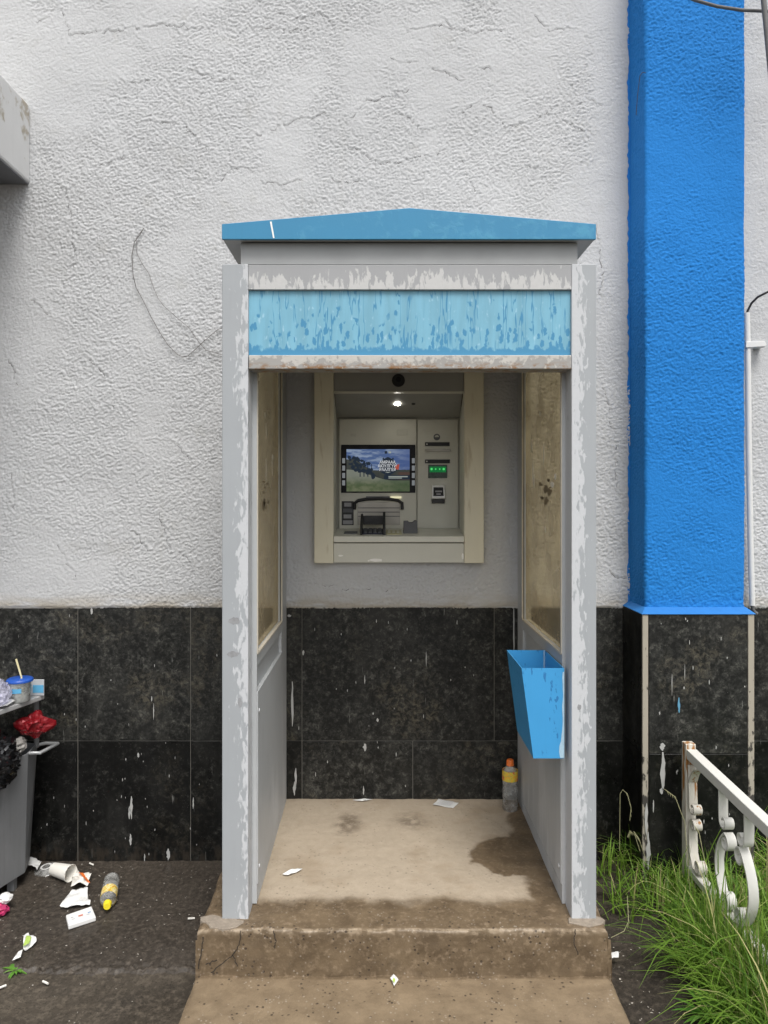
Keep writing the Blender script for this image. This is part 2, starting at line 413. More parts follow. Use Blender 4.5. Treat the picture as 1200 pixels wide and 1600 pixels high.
M['whitepaint'] = m_peel('weathered white paint', (.66, .65, .60), (.30, .16, .06), 'z', .1, .6, (60, 60, 14), .665, .70, .02, rough=.55)
M['postpaint'] = m_peel('rusty white paint', (.60, .57, .50), (.33, .15, .04), 'z', .3, .55, (45, 45, 7), .56, .63, .06, rough=.6)
M['paper'] = plain('white paper', (.74, .74, .72), .8, var=.05)
M['paperwarm'] = plain('off white tissue', (.70, .68, .62), .85, var=.07)
M['ink'] = plain('pale print', (.38, .38, .40), .8)
M['orange'] = plain('orange plastic', (.75, .17, .03), .4)
M['yellow'] = plain('yellow plastic', (.80, .66, .03), .4)
M['red'] = plain('red foil', (.26, .012, .018), .18, .35, spec=.8)
M['blackbag'] = plain('black bag film', (.008, .008, .009), .16, spec=.7)
M['bluelid'] = plain('blue lid', (.02, .09, .42), .35)
M['sky'] = plain('light blue print', (.12, .42, .68), .5)
M['straw'] = plain('cream straw', (.76, .68, .40), .5)
M['pipe'] = plain('white conduit', (.66, .66, .64), .5, var=.06)
M['cable'] = plain('black cable', (.015, .015, .016), .5)
M['cable2'] = plain('grey cable', (.12, .12, .12), .6)
M['tape'] = plain('tape remnant', (.78, .74, .64), .7, var=.25)
M['smear'] = plain('dark grime', (.20, .155, .09), .8)
M['pink'] = plain('pink wrapper', (.45, .03, .12), .5)
M['green'] = plain('lime wrapper', (.40, .55, .12), .5)
M['paperblue'] = plain('blue print', (.08, .25, .5), .7)
M['liquid'] = None
def m_clear(name, col, rough=.06, dirt=.3, dcol=(.6, .6, .58)):
    n = NT(name)
    tr = n.n('ShaderNodeBsdfTransparent'); tr.inputs[0].default_value = (*col, 1)
    gl = n.n('ShaderNodeBsdfGlossy'); gl.inputs['Roughness'].default_value = rough
    df = n.n('ShaderNodeBsdfDiffuse'); df.inputs[0].default_value = (*dcol, 1)
    fr = n.n('ShaderNodeLayerWeight'); fr.inputs[0].default_value = .5
    a = n.n('ShaderNodeMixShader'); b = n.n('ShaderNodeMixShader')
    n.t.links.new(n.math('MULTIPLY', n.map(n.noise(n.pos(obj=True), 25, 5), .3, .7, .4, 1.6), dirt), a.inputs[0]); n.t.links.new(tr.outputs[0], a.inputs[1]); n.t.links.new(df.outputs[0], a.inputs[2])
    n.t.links.new(n.math('ADD', n.math('MULTIPLY', n.math('POWER', fr.outputs[1], 3.0), .5), .035), b.inputs[0]); n.t.links.new(a.outputs[0], b.inputs[1]); n.t.links.new(gl.outputs[0], b.inputs[2])
    n.t.links.new(b.outputs[0], n.out.inputs[0]); return n.mat
M['clear'] = m_clear('clear plastic', (.90, .91, .90))
M['cupclear'] = m_clear('translucent cup', (.90, .91, .90), .08, .42, (.70, .72, .70))
M['lilac'] = m_clear('crumpled clear film', (.85, .85, .92), .15, .45, (.62, .62, .74))
M['liquid'] = m_clear('pale tea', (.62, .47, .24), .1, .2, (.45, .33, .16))
M['lid'] = m_clear('clear lid', (.85, .86, .86), .12, .3)
def m_dirtyglass():
    n = NT('yellowed dirty pane'); p = n.pos()
    tr = n.n('ShaderNodeBsdfTransparent'); tr.inputs[0].default_value = (.90, .83, .66, 1)
    col = n.mix(n.noise(p, 9, 6, .65), (.60, .52, .37), (.44, .37, .25))
    col = n.mix(n.map(n.noise(n.pos((40, 40, 6)), 1.0, 5), .55, .75, 0, .6), col, (.72, .66, .52))
    df = n.n('ShaderNodeBsdfDiffuse'); n.t.links.new(col, df.inputs[0])
    gl = n.n('ShaderNodeBsdfGlossy'); gl.inputs['Roughness'].default_value = .10
    a = n.n('ShaderNodeMixShader'); b = n.n('ShaderNodeMixShader')
    n.t.links.new(n.map(n.noise(p, 6, 6, .6), .3, .7, .24, .52), a.inputs[0]); n.t.links.new(tr.outputs[0], a.inputs[1]); n.t.links.new(df.outputs[0], a.inputs[2])
    b.inputs[0].default_value = .14; n.t.links.new(a.outputs[0], b.inputs[1]); n.t.links.new(gl.outputs[0], b.inputs[2])
    n.t.links.new(b.outputs[0], n.out.inputs[0]); return n.mat
M['pane'] = m_dirtyglass()
def m_emit(name, col, st):
    n = NT(name); e = n.n('ShaderNodeEmission'); e.inputs[0].default_value = (*col, 1); e.inputs[1].default_value = st
    n.t.links.new(e.outputs[0], n.out.inputs[0]); return n.mat
def m_leaf(name, a, b, tip):
    n = NT(name); r = n.n('ShaderNodeNewGeometry').outputs['Random Per Island']
    p = n.pos()
    c = n.ramp(r, [(0, a), (.55, b), (.84, b), (.93, tip)])
    c = n.mix(n.noise(p, 6, 3), c, n.mix(.35, c, a))
    b_ = n.bsdf(c, .5, 0, spec=.35)
    t = n.n('ShaderNodeBsdfTranslucent'); n.t.links.new(c, t.inputs[0])
    mx = n.n('ShaderNodeMixShader'); mx.inputs[0].default_value = .3
    n.t.links.new(b_.outputs[0], mx.inputs[1]); n.t.links.new(t.outputs[0], mx.inputs[2]); n.t.links.new(mx.outputs[0], n.out.inputs[0]); return n.mat
M['grass'] = m_leaf('grass blades', (.065, .15, .018), (.21, .35, .045), (.56, .50, .24))
M['weed'] = m_leaf('weed leaves', (.08, .22, .03), (.16, .36, .05), (.22, .38, .09))
M['hay'] = plain('dry stem', (.30, .29, .16), .7)

# ------------------------------------------------------------------ ground
WALL = 3.541
SC = FPX / WALL
def wx(px, d=WALL): return (px - 592) * d / FPX
def wz(py, d=WALL): return CAMZ - (py - 772) * d / FPX

g = MB(); g.add([(-70, -70, -.013), (70, -70, -.013), (70, WALL + .4, -.013), (-70, WALL + .4, -.013)], [(0, 1, 2, 3)])
gr = g.build('ground', M['ground']); tag(gr, 'wet brown street surface in front of the cash machine steps', kind='structure')

# raised pavement strip on the left with a broken front edge
X = np.concatenate([np.linspace(-5.0, -2.02, 12), np.linspace(-2.0, -.622, 320)]); nx_, ny_ = len(X), 70
edge = 2.735 + .016 * perlin(X * 6, X * 0, 3) + .012 * perlin(X * 23, X * 0, 4) + .006 * perlin(X * 60, X * 0, 5)
rows = []
zz = 0
for j in range(ny_):
    t = j / (ny_ - 5)
    if j < 4:
        y = edge - .004 * (3 - j); z = np.array([-.013, -.011, -.006, -.002])[j] + 0 * X
    else:
        t = (j - 4) / (ny_ - 5); y = edge + (WALL + .02 - edge) * t ** 1.5 + .004; z = 0 * X
    z = z + (j > 2) * (.004 * perlin(X * 5, y * 5, 8) + .002 * perlin(X * 28, y * 28, 9) + .0018 * perlin(X * 70, y * 70, 10) - .016 * np.exp(-((y - edge) / .035) ** 2) * np.maximum(0, perlin(X * 26, y * 26, 2) + .5 * perlin(X * 60, y * 60, 12) + .15))
    rows.append(np.stack([X, y, z], -1))
pv = grid_mesh('pavement', np.concatenate(rows), nx_, ny_, M['pavement'])
tag(pv, 'dark wet pavement strip below the granite wall', kind='structure')
# soil on the right
nx_, ny_ = 90, 80
X, Y = np.meshgrid(np.linspace(.74, 3.6, nx_), np.linspace(1.2, WALL + .02, ny_))
Z = -.004 + .012 * perlin(X * 4, Y * 4, 21) + .006 * perlin(X * 18, Y * 18, 22) + .03 * sstep(.95, 1.25, X)
so = grid_mesh('soil', np.stack([X, Y, Z], -1).reshape(-1, 3), nx_, ny_, M['soil'])
tag(so, 'dark damp soil strip beside the steps', kind='structure')

# ------------------------------------------------------------------ concrete platform and lower step
def concrete_slab(name, x0, x1, prof, parent, seed, label=None):
    P = []
    for (a, b) in zip(prof[:-1], prof[1:]):
        L = math.hypot(b[0] - a[0], b[1] - a[1]); k = max(1, int(L / .012))
        for i in range(k): P.append((a[0] + (b[0] - a[0]) * i / k, a[1] + (b[1] - a[1]) * i / k))
    P.append(prof[-1]); P = np.array(P); nu = 130
    X = np.linspace(x0, x1, nu)
    XX = np.repeat(X[None, :], len(P), 0); YY = np.repeat(P[:, 0][:, None], nu, 1); ZZ = np.repeat(P[:, 1][:, None], nu, 1)
    d = .006 * perlin(XX * 7, (YY + ZZ) * 7, seed) + .0035 * perlin(XX * 24, (YY - ZZ) * 24, seed + 1)
    e = np.exp(-np.minimum((XX - x0), (x1 - XX)) / .012)
    XX = XX + np.where(XX < (x0 + x1) / 2, 1, -1) * (.008 * e) * (ZZ > prof[1][1] - .015) + .006 * perlin(YY * 12, ZZ * 12, seed + 5) * e
    YY = YY + d * (ZZ < prof[1][1] + .02); ZZ2 = ZZ + d * .6 * (YY > prof[0][0] - .02) - .008 * e * (ZZ > prof[1][1] - .015)
    V = np.stack([XX, YY, ZZ2], -1)
    # end caps as extra columns dropping to the foot
    L = V[:, :1].copy(); L[:, :, 2] = prof[0][1]; Rr = V[:, -1:].copy(); Rr[:, :, 2] = prof[0][1]
    V = np.concatenate([L, V, Rr], 1)
    o = grid_mesh(name, V.reshape(-1, 3), nu + 2, len(P), M['concrete'], parent)
    o.data.set_sharp_from_angle(angle=R(50))
    return o
steps = thing('concrete_steps', 'two tan concrete steps with cracked front edge under the booth', 'steps', (.085, 2.8, -.03))
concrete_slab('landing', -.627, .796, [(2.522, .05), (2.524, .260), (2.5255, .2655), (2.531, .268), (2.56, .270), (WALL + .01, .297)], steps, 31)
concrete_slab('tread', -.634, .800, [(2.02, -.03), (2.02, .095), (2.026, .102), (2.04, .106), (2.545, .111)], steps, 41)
M['mortarpale'] = plain('pale mortar smear', (.25, .21, .165), .9, scale=50, var=.35, bump=.8)
# mortar smears round the post feet
mb = MB()
for (cx, cy, r) in ((-.535, 2.560, .062), (-.59, 2.585, .040), (.725, 2.575, .062)):
    pts = []
    for k in range(16):
        a = k / 16 * 2 * math.pi; rr = r * (1 + .3 * mnoise.noise(Vector((cx * 9 + math.cos(a) * 2, math.sin(a) * 2, 1))))
        pts.append((cx + rr * math.cos(a), cy + rr * .55 * math.sin(a)))
    mb = MB(); mb.prism(pts, 'z', .255, .2722 + (cy - 2.56) * .03); mb.build('mortar_patch', M['mortarpale'], steps, smooth=40, bevel=.002)
# cracks in the riser: thin recess-dark slits as strips hugging the face
def strip(mb, pts, w, nrm, off=.001):
    pts = [Vector(p) for p in pts]; n = Vector(nrm)
    for i in range(len(pts) - 1):
        a, b = pts[i], pts[i + 1]; t = (b - a).normalized(); s = t.cross(n)
        w0 = w * (.5 + .5 * rng.random()); w1 = w * (.5 + .5 * rng.random())
        mb.add([a - s * w0 + n * off, a + s * w0 + n * off, b + s * w1 + n * off, b - s * w1 + n * off], [(0, 1, 2, 3)])
def jag(p, q, k, amp, seed=0):
    p, q = Vector(p), Vector(q); r = random.Random(seed); out = [p]
    for i in range(1, k):
        out.append(p.lerp(q, i / k) + Vector(((r.random() - .5) * amp, 0, (r.random() - .5) * amp)))
    return out + [q]
M['crack'] = plain('crack shadow', (.03, .024, .018), .9)
mb = MB(); fy = 2.514
def riser(px, py): return ((px - 592) * 2.52 / FPX, fy, CAMZ - (py - 772) * 2.52 / FPX)
for pl in ([(377, 1452), (374, 1475), (364, 1490), (372, 1508)], [(364, 1490), (350, 1502), (330, 1518)], [(318, 1462), (315, 1490), (311, 1512)],
           [(428, 1452), (432, 1468), (430, 1480)], [(898, 1450), (896, 1470), (902, 1490)], [(322, 1505), (340, 1498)]):
    full = []
    for a, b in zip(pl[:-1], pl[1:]): full += jag(riser(*a), riser(*b), 5, .006, int(a[0]))[:-1]
    full.append(Vector(riser(*pl[-1]))); strip(mb, full, .0022, (0, -1, 0))
tag(mb.build('crack', M['crack'], steps), kind='stuff')

# ------------------------------------------------------------------ building wall
wall = thing('building_wall', 'white stucco building wall with black granite dado and blue pilaster', 'building', (0, WALL, 0))
def stucco_h(u, z, seed=0, amp=1.0):
    warp = .5 * perlin(u * 16, z * 16, seed + 1)
    a = perlin(u * 66 + z * 26 + warp, z * 92 - u * 16 + warp, seed + 2); b = perlin(u * 118 + z * 24, z * 140, seed + 3); c = perlin(u * 25, z * 31, seed + 4)
    g_ = np.random.RandomState(5 + seed).normal(size=np.shape(u)); g_ = np.clip(g_, -1.6, 1.6)
    lump = np.clip(1.5 * (.75 * a + .8 * b + .12 * c + .26 * g_ + .35 * perlin(u * 150, z * 165, seed + 12)), -1.15, .8)
    rough = .42 + .58 * sstep(-.3, .25, perlin(u * 1.6, z * 1.4, seed + 6) + .5 * perlin(u * 6, z * 6, seed + 7) + .16)
    if seed == 0:
        smooth_strip = sstep(.98, 1.06, u) * sstep(1.5, 1.9, z) * (1 - .5 * sstep(2.5, 2.2, z))
        rough = rough * (1 - .6 * smooth_strip)
    flake = perlin(u * 3.1, z * 4.2, seed + 9) + .3 * perlin(u * 14, z * 14, seed + 10)
    plate = .0022 * np.floor((flake + 1) * 4)
    return amp * (.0030 * lump * rough + plate * .4 + .003 * perlin(u * 1.1, z * 1.1, seed + 5))
# cracks in the stucco (polylines measured on the wall plane)
CR = [[(97, 17), (112, 54), (140, 52), (200, 46), (262, 38), (300, 48), (330, 45)], [(58, 36), (75, 30)], [(400, 44), (450, 50), (480, 46)], [(640, 48), (690, 42), (730, 52), (785, 48)],
      [(835, 25), (860, 50), (900, 46)], [(400, 212), (455, 192), (510, 178)], [(540, 196), (572, 160), (615, 150), (640, 140)], [(640, 250), (600, 258), (580, 250), (540, 228)],
      [(600, 258), (660, 245), (695, 235)], [(720, 180), (745, 162), (765, 168), (790, 200), (830, 190), (870, 165)], [(130, 245), (160, 255), (200, 248)], [(345, 283), (365, 262), (395, 270)],
      [(88, 305), (95, 293), (102, 298), (108, 315), (112, 330), (113, 350)], [(900, 165), (925, 160), (945, 165)], [(720, 250), (735, 285), (742, 300)], [(15, 560), (30, 600)], [(20, 740), (24, 800)],
      [(112, 350), (118, 400), (116, 440)], [(60, 630), (90, 660)], [(940, 600), (960, 690), (962, 760)], [(945, 880), (965, 905), (980, 900)], [(210, 830), (240, 870)], [(475, 910), (520, 915), (560, 922), (620, 918)], [(930, 350), (940, 420), (936, 470)],
      [(618, 175), (640, 188), (660, 205), (680, 202)], [(610, 90), (632, 100), (650, 98)], [(690, 30), (712, 50)], [(745, 105), (768, 112)], [(676, 108), (700, 118), (722, 126)], [(410, 285), (440, 290), (470, 284)], [(520, 280), (545, 287), (570, 284)],
      [(430, 20), (470, 32), (500, 20), (520, 38)], [(820, 262), (855, 266)], [(880, 190), (910, 206)], [(300, 110), (340, 128), (370, 124)], [(180, 120), (200, 132), (240, 128)], [(240, 190), (290, 196), (330, 240)], [(50, 470), (80, 490)], [(140, 560), (170, 590), (180, 640)], [(270, 690), (300, 720)], [(250, 800), (262, 850), (300, 880)], [(90, 850), (120, 900)]]
CRP = []
for ci, pl in enumerate(CR):
    out = []
    for (a, b), (c, d) in zip(pl[:-1], pl[1:]):
        k = max(2, int(math.hypot(c - a, d - b) * WALL / FPX / .008))
        for i in range(k): out.append((wx(a + (c - a) * i / k), wz(b + (d - b) * i / k)))
    out.append((wx(pl[-1][0]), wz(pl[-1][1]))); q = np.array(out)
    w = np.minimum(1, np.minimum(np.arange(len(q)), np.arange(len(q))[::-1]) / 2 + .3)
    q = q + np.stack([.012 * perlin(q[:, 0] * 24, q[:, 1] * 24, 91) + .008 * perlin(q[:, 0] * 85, q[:, 1] * 85, 92), .016 * perlin(q[:, 0] * 24, q[:, 1] * 24, 93) + .010 * perlin(q[:, 0] * 90, q[:, 1] * 90, 94)], -1) * w[:, None]
    CRP.append(q)
def crack_carve(U, Z, H):
    D = np.full(H.shape, 1.0); SG = np.zeros(H.shape)
    for q in CRP:
        for (x0, z0), (x1, z1) in zip(q[:-1], q[1:]):
            if x1 < x0: x0, z0, x1, z1 = x1, z1, x0, z0
            i0, i1 = np.searchsorted(U, (x0 - .05, x1 + .05)); j0, j1 = np.searchsorted(Z, (min(z0, z1) - .05, max(z0, z1) + .05))
            if i1 <= i0 or j1 <= j0: continue
            u = U[None, i0:i1]; z = Z[j0:j1, None]; dx, dz = x1 - x0, z1 - z0
            t = np.clip(((u - x0) * dx + (z - z0) * dz) / (dx * dx + dz * dz + 1e-12), 0, 1)
            ex, ez = u - x0 - t * dx, z - z0 - t * dz; d = np.hypot(ex, ez); sg = np.sign(dx * ez - dz * ex)
            sub = D[j0:j1, i0:i1]; m = d < sub
            sub[m] = d[m]; SG[j0:j1, i0:i1][m] = sg[m]
    return H + .0016 * (SG > 0) * np.exp(-(D / .014) ** 2) - .0022 * np.exp(-(D / .0032) ** 2)
def steps_arr(parts):
    out = []
    for a, b, st in parts: out.append(np.arange(a, b - 1e-6, st))
    out.append(np.array([parts[-1][1]])); return np.concatenate(out)
ST = .0045
U = steps_arr([(-9, -2, .5), (-2, 1.96, ST), (1.96, 9, .5)]); Zs = steps_arr([(1.214, 4.26, ST), (4.26, 7.2, .4)])
UU, ZZ = np.meshgrid(U, Zs)
H = crack_carve(U, Zs, stucco_h(UU, ZZ))
foot = sstep(.012, 0, ZZ - 1.214 - .006 * perlin(UU * 9, UU * 0, 77))
YY = WALL - .006 - H + .006 * foot
cu = (UU[:-1, :-1] + UU[1:, 1:]) / 2; cz = (ZZ[:-1, :-1] + ZZ[1:, 1:]) / 2
keep = ~((cu > -.255) & (cu < .45) & (cz > 1.45) & (cz < 2.40))
plaster = grid_mesh('plaster', np.stack([UU, YY, ZZ], -1).reshape(-1, 3), len(U), len(Zs), M['stucco'], wall, keep)
mb = MB()
M['wallcrack'] = plain('crack line', (.13, .125, .12), .95)  # thin dark ribbons laid along the wall cracks
for q in CRP:
    hh = stucco_h(q[:, 0], q[:, 1]); ph = rng.random() * 9
    for i in range(len(q) - 1):
        if mnoise.noise(Vector((i * .35, ph, 0))) < -.02: continue
        a, b = Vector((q[i][0], 0, q[i][1])), Vector((q[i + 1][0], 0, q[i + 1][1])); t_ = (b - a).normalized(); s_ = Vector((-t_.z, 0, t_.x)); w = .0004 + .0009 * rng.random()
        ya, yb = WALL - .0068 - hh[i], WALL - .0068 - hh[i + 1]; off = -.003
        mb.add([(a.x - s_.x * w, ya, a.z - s_.z * w + off), (a.x + s_.x * w, ya, a.z + s_.z * w + off), (b.x + s_.x * w, yb, b.z + s_.z * w + off), (b.x - s_.x * w, yb, b.z - s_.z * w + off)], [(0, 1, 2, 3)])
tag(mb.build('crack', M['wallcrack'], wall), kind='stuff')
# building body behind (roof, ends), clear of the machine recess
mb = MB(); mb.box(-9, 9, 4.3, 9, -.02, 7.2); mb.box(-9, -.8, WALL + .03, 4.3, -.02, 7.19); mb.box(1.0, 9, WALL + .03, 4.3, -.02, 7.19); mb.box(-.8, 1.0, WALL + .03, 4.3, 2.6, 7.18); mb.box(-.8, 1.0, WALL + .03, 4.3, -.02, 1.3)
mb.build('masonry', M['grout'], wall)

# blue pilaster
PX0, PX1, PY = 1.206, 1.655, 3.33
side = WALL - PY; Wp = PX1 - PX0
sp = steps_arr([(0, side, ST), (side, side + Wp, ST), (side + Wp, 2 * side + Wp, ST)])
Zp = steps_arr([(1.235, 4.26, ST), (4.26, 7.2, .4)])
SS, ZP = np.meshgrid(sp, Zp); HH = stucco_h(SS + 11, ZP, 50, .85)
bl = .010
px_ = np.where(SS < side, PX0 - HH, np.where(SS < side + Wp, PX0 + (SS - side), PX1 + HH))
py_ = np.where(SS < side, WALL - SS, np.where(SS < side + Wp, PY - HH, PY + (SS - side - Wp)))
for cs, sx, X0 in ((side, 1, PX0), (side + Wp, -1, PX1)):
    e = np.exp(-(np.abs(SS - cs) / .008)); px_ += sx * .004 * e; py_ += .004 * e
pil = grid_mesh('pilaster', np.stack([px_, py_, ZP], -1).reshape(-1, 3), len(sp), len(Zp), M['bluestucco'], wall)
tag(pil, 'bright blue stucco pilaster')
# ragged blue brush edge spilling on the white wall
mb = MB(); zz = 1.24
poly = []
for k in range(420):
    z = 1.24 + k * .0072; poly.append((PX0 - .006 - .011 * (mnoise.noise(Vector((z * 9, 1, 0))) + .6 * mnoise.noise(Vector((z * 40, 2, 0))) + .5), z))
for (a, b) in zip(poly[:-1], poly[1:]):
    mb.add([(a[0], WALL - .0118, a[1]), (PX0 + .01, WALL - .0118, a[1]), (PX0 + .01, WALL - .0118, b[1]), (b[0], WALL - .0118, b[1])], [(0, 1, 2, 3)])
mb.build('paint_edge', M['bluestucco'], pil)
# sloped coping under the pilaster
DX0, DX1, DY = 1.172, 1.676, 3.276
mb = MB()
c0 = [(DX0 - .002, WALL - .008, 1.2275), (DX0 - .002, DY - .002, 1.2275), (DX1 + .002, DY - .002, 1.2275), (DX1 + .002, WALL - .008, 1.2275)]
c1 = [(DX0 - .002, WALL - .008, 1.2295), (DX0 - .002, DY - .002, 1.2295), (DX1 + .002, DY - .002, 1.2295), (DX1 + .002, WALL - .008, 1.2295)]
c2 = [(PX0 - .004, WALL - .008, 1.252), (PX0 - .004, PY - .004, 1.252), (PX1 + .004, PY - .004, 1.252), (PX1 + .004, WALL - .008, 1.252)]
mb.add(c0 + c1 + c2, [(3, 2, 1, 0)] + [(i, (i + 1) % 4, 4 + (i + 1) % 4, 4 + i) for i in range(4)] + [(4 + i, 4 + (i + 1) % 4, 8 + (i + 1) % 4, 8 + i) for i in range(4)] + [(8, 9, 10, 11)])
mb.build('coping', M['ledgeblue'], pil, bevel=.003)

# granite dado, each slab a piece
JZ = .577
def tile(x0, x1, z0, z1, y0, y1, wet, parent=wall):
    dy = (rng.random() - .5) * .0022
    mb = MB(); mb.box(x0 + .0016, x1 - .0016, y0 + dy, y1, z0 + .0012, z1 - .0012)
    return mb.build('granite_tile', M['granitewet' if wet else 'granite'], parent, bevel=.0012, segs=1)
up = [wx(p) for p in (-1100, -925, -750, -575, -401, -226, -52, 122, 298, 472, 772, 984)]
lo = [wx(p) for p in (-1100, -925, -750, -575, -401, -226, -52, 122, 298, 472, 645, 820, 984)]
for a, b in zip(up[:-1], up[1:]): tile(a, b, JZ, 1.219, WALL - .004, WALL + .018, False)
for a, b in zip(lo[:-1], lo[1:]): tile(a, b, -.05, JZ, WALL - .004, WALL + .018, b < -.35 or a > .7)
upr = [DX1 + .002, wx(1290), wx(1465), wx(1640)]
for a, b in zip(upr[:-1], upr[1:]):
    tile(a, b, JZ, 1.219, WALL - .004, WALL + .018, False); tile(a, b, -.05, JZ, WALL - .004, WALL + .018, True)
mb = MB(); mb.box(-9, 9, WALL - .0018, WALL + .029, -.05, 1.2165); mb.build('grout', M['grout'], wall)
# pilaster base slabs: left cheek, front face, mortar corners
JP = wz(1178, DY)
for (z0, z1, wet) in ((JP, 1.2265, False), (-.05, JP, True)):
    tile(DX0 + .030, DX1 - .032, z0, z1, DY, DY + .02, wet, pil)
    mb = MB(); mb.box(DX0, DX0 + .02, DY + .012, WALL - .006, z0 + .0012, z1 - .0012); mb.build('granite_tile', M['granitewet'], pil, bevel=.0012, segs=1)
    mb = MB(); mb.box(DX1 - .02, DX1, DY + .012, WALL - .006, z0 + .0012, z1 - .0012); mb.build('granite_tile', M['granitewet'], pil, bevel=.0012, segs=1)
mb = MB(); mb.box(DX0 + .003, DX0 + .0285, DY + .003, DY + .02, -.05, 1.2262); mb.box(DX1 - .0305, DX1 - .003, DY + .003, DY + .02, -.05, 1.2262)
mb.build('mortar_corner', M['mortar'], pil, bevel=.002)
mb = MB(); mb.box(DX0 + .0205, DX1 - .0205, DY + .021, WALL - .006, -.05, 1.226); mb.build('masonry', M['grout'], pil)
# small limewash splashes and runs on the granite
mb = MB()
def splash(px, py, w, h, d=WALL - .0062, mi=0):
    x, z = (px - 592) * d / FPX, CAMZ - (py - 772) * d / FPX; w *= d / FPX; h *= d / FPX
    n_ = 7; L = []; Rr = []
    for i in range(n_ + 1):
        t = i / n_; ww = w * .5 * math.sin(math.pi * (.08 + .86 * t)) * (.7 + .6 * rng.random()); jx = (rng.random() - .5) * w * .25
        L.append((x + jx - ww, d, z + h * (.5 - t))); Rr.append((x + jx + ww, d, z + h * (.5 - t)))
    mb.add(L + Rr, [(i, i + 1, n_ + 2 + i, n_ + 1 + i) for i in range(n_)], mi)
for a in ((205, 1262, 4, 36), (202, 1270, 3, 20), (204, 1312, 4, 18), (263, 1335, 5, 18), (302, 1255, 2, 18), (216, 1180, 3, 8), (240, 1112, 1.4, 26), (237, 1092, 2, 8), (226, 1340, 2, 12), (143, 955, 4, 10),
          (570, 1168, 5, 12), (570, 1062, 1.5, 14), (462, 1215, 3, 30), (460, 1232, 4, 22), (457, 1100, 4, 70), (666, 1030, 1.2, 24), (803, 990, 2, 90), (590, 1125, 3, 6), (583, 1115, 2, 4), (568, 1235, 2, 14), (474, 1020, 3, 8), (452, 962, 6, 4)):
    splash(*a)
for _ in range(36): splash(rng.uniform(60, 345), 955 + 385 * rng.random() ** .6, rng.uniform(.6, 1.3), rng.uniform(2, 6))
for _ in range(24): splash(rng.uniform(455, 800), rng.uniform(955, 1240), rng.uniform(.7, 1.5), rng.uniform(2, 8))
for a in ((1035, 1167, 8, 12), (1036, 1205, 7, 60), (1034, 1236, 6, 10), (1013, 1330, 6, 60), (1010, 1280, 5, 50), (1021, 1260, 2, 20), (1050, 1070, 1, 34), (1070, 1050, .9, 26)): splash(*a, d=DY - .003)
for _ in range(22): splash(rng.uniform(1020, 1165), 965 + 340 * rng.random(), rng.uniform(1, 2), rng.uniform(2, 8), d=DY - .003)
splash(1061, 1102, 4, 24, DY - .0032, 1)
sp_ = mb.build('limewash_splash', [plain('limewash', (.40, .40, .385), .9, var=.15), plain('blue spill', (.10, .28, .42), .8)], wall); tag(sp_, kind='stuff')
# concrete canopy slab, upper left
cx = wx(48)
mb = MB(); mb.box(-5.5, cx, 1.7, WALL - .004, wz(288), wz(166)); cn = mb.build('canopy', m_peel('weathered canopy paint', (.66, .66, .65), (.42, .38, .31), 'z', 3.2, 3.66, (16, 16, 16), .56, .66, .22, rough=.75), wall, bevel=.012)
tag(cn, 'concrete canopy slab at upper left')
mb = MB(); mb.box(-5.4, cx - .006, 1.72, WALL - .012, wz(288) - .006, wz(288) - .0005); mb.build('soffit', plain('shaded soffit concrete', (.15, .155, .165), .9, scale=10, bump=.3), cn)  # dark sheet on the slab's underside; its shade is put into the colour

# ------------------------------------------------------------------ cash machine booth
booth = thing('cash_machine_booth', 'grey metal booth with blue gabled roof around the wall cash machine', 'booth', (.107, 3.06, .28))
FY = 2.585
for (nm, x0, x1) in (('post_l', -.551, -.459), ('post_r', .677, .764)):
    mb = MB(); mb.box(x0, x1, FY, FY + .085, .262, 2.571); mb.build('front_post', M[nm], booth, bevel=.003)
for (px, py, w, h) in ((366, 970, .020, .013), (364, 1022, .022, .011), (375, 1098, .008, .016), (905, 1105, .007, .010)):
    cx_, cz_ = (px - 592) * FY / FPX, CAMZ - (py - 772) * FY / FPX; mb = MB()
    mb.prism([(cx_ + w * math.cos(a_) * (1 + .4 * mnoise.noise(Vector((math.cos(a_) * 2 + px, math.sin(a_) * 2, 0)))), cz_ + h * math.sin(a_) * (1 + .5 * mnoise.noise(Vector((math.cos(a_) * 2 + px, math.sin(a_) * 2, 4))))) for a_ in [i * math.pi / 9 for i in range(18)]], 'y', FY - .0005, FY + .001)
    mb.build('scuff', plain('scuffed grey', (.27, .275, .28), .7, scale=70, var=.35), booth)
mb = MB(); mb.box(-.4585, .6765, FY + .001, FY + .07, 2.4815, 2.5685); mb.build('top_beam', M['band'], booth, bevel=.002)
mb = MB(); mb.box(-.4585, .6765, FY + .013, FY + .05, 2.251, 2.481); mb.build('sign_panel', M['bluepanel'], booth)
tag(booth.children[-1], 'blank light blue sign panel with rain-drop stains')
mb = MB(); mb.box(-.4555, .6745, FY - .006, FY + .075, 2.202, 2.250); mb.build('sill_bar', M['sill'], booth, bevel=.002)
mb = MB(); mb.box(-.4585, .6765, FY + .076, FY + .12, 2.24, 2.57); mb.build('rear_beam', M['greymetal'], booth)
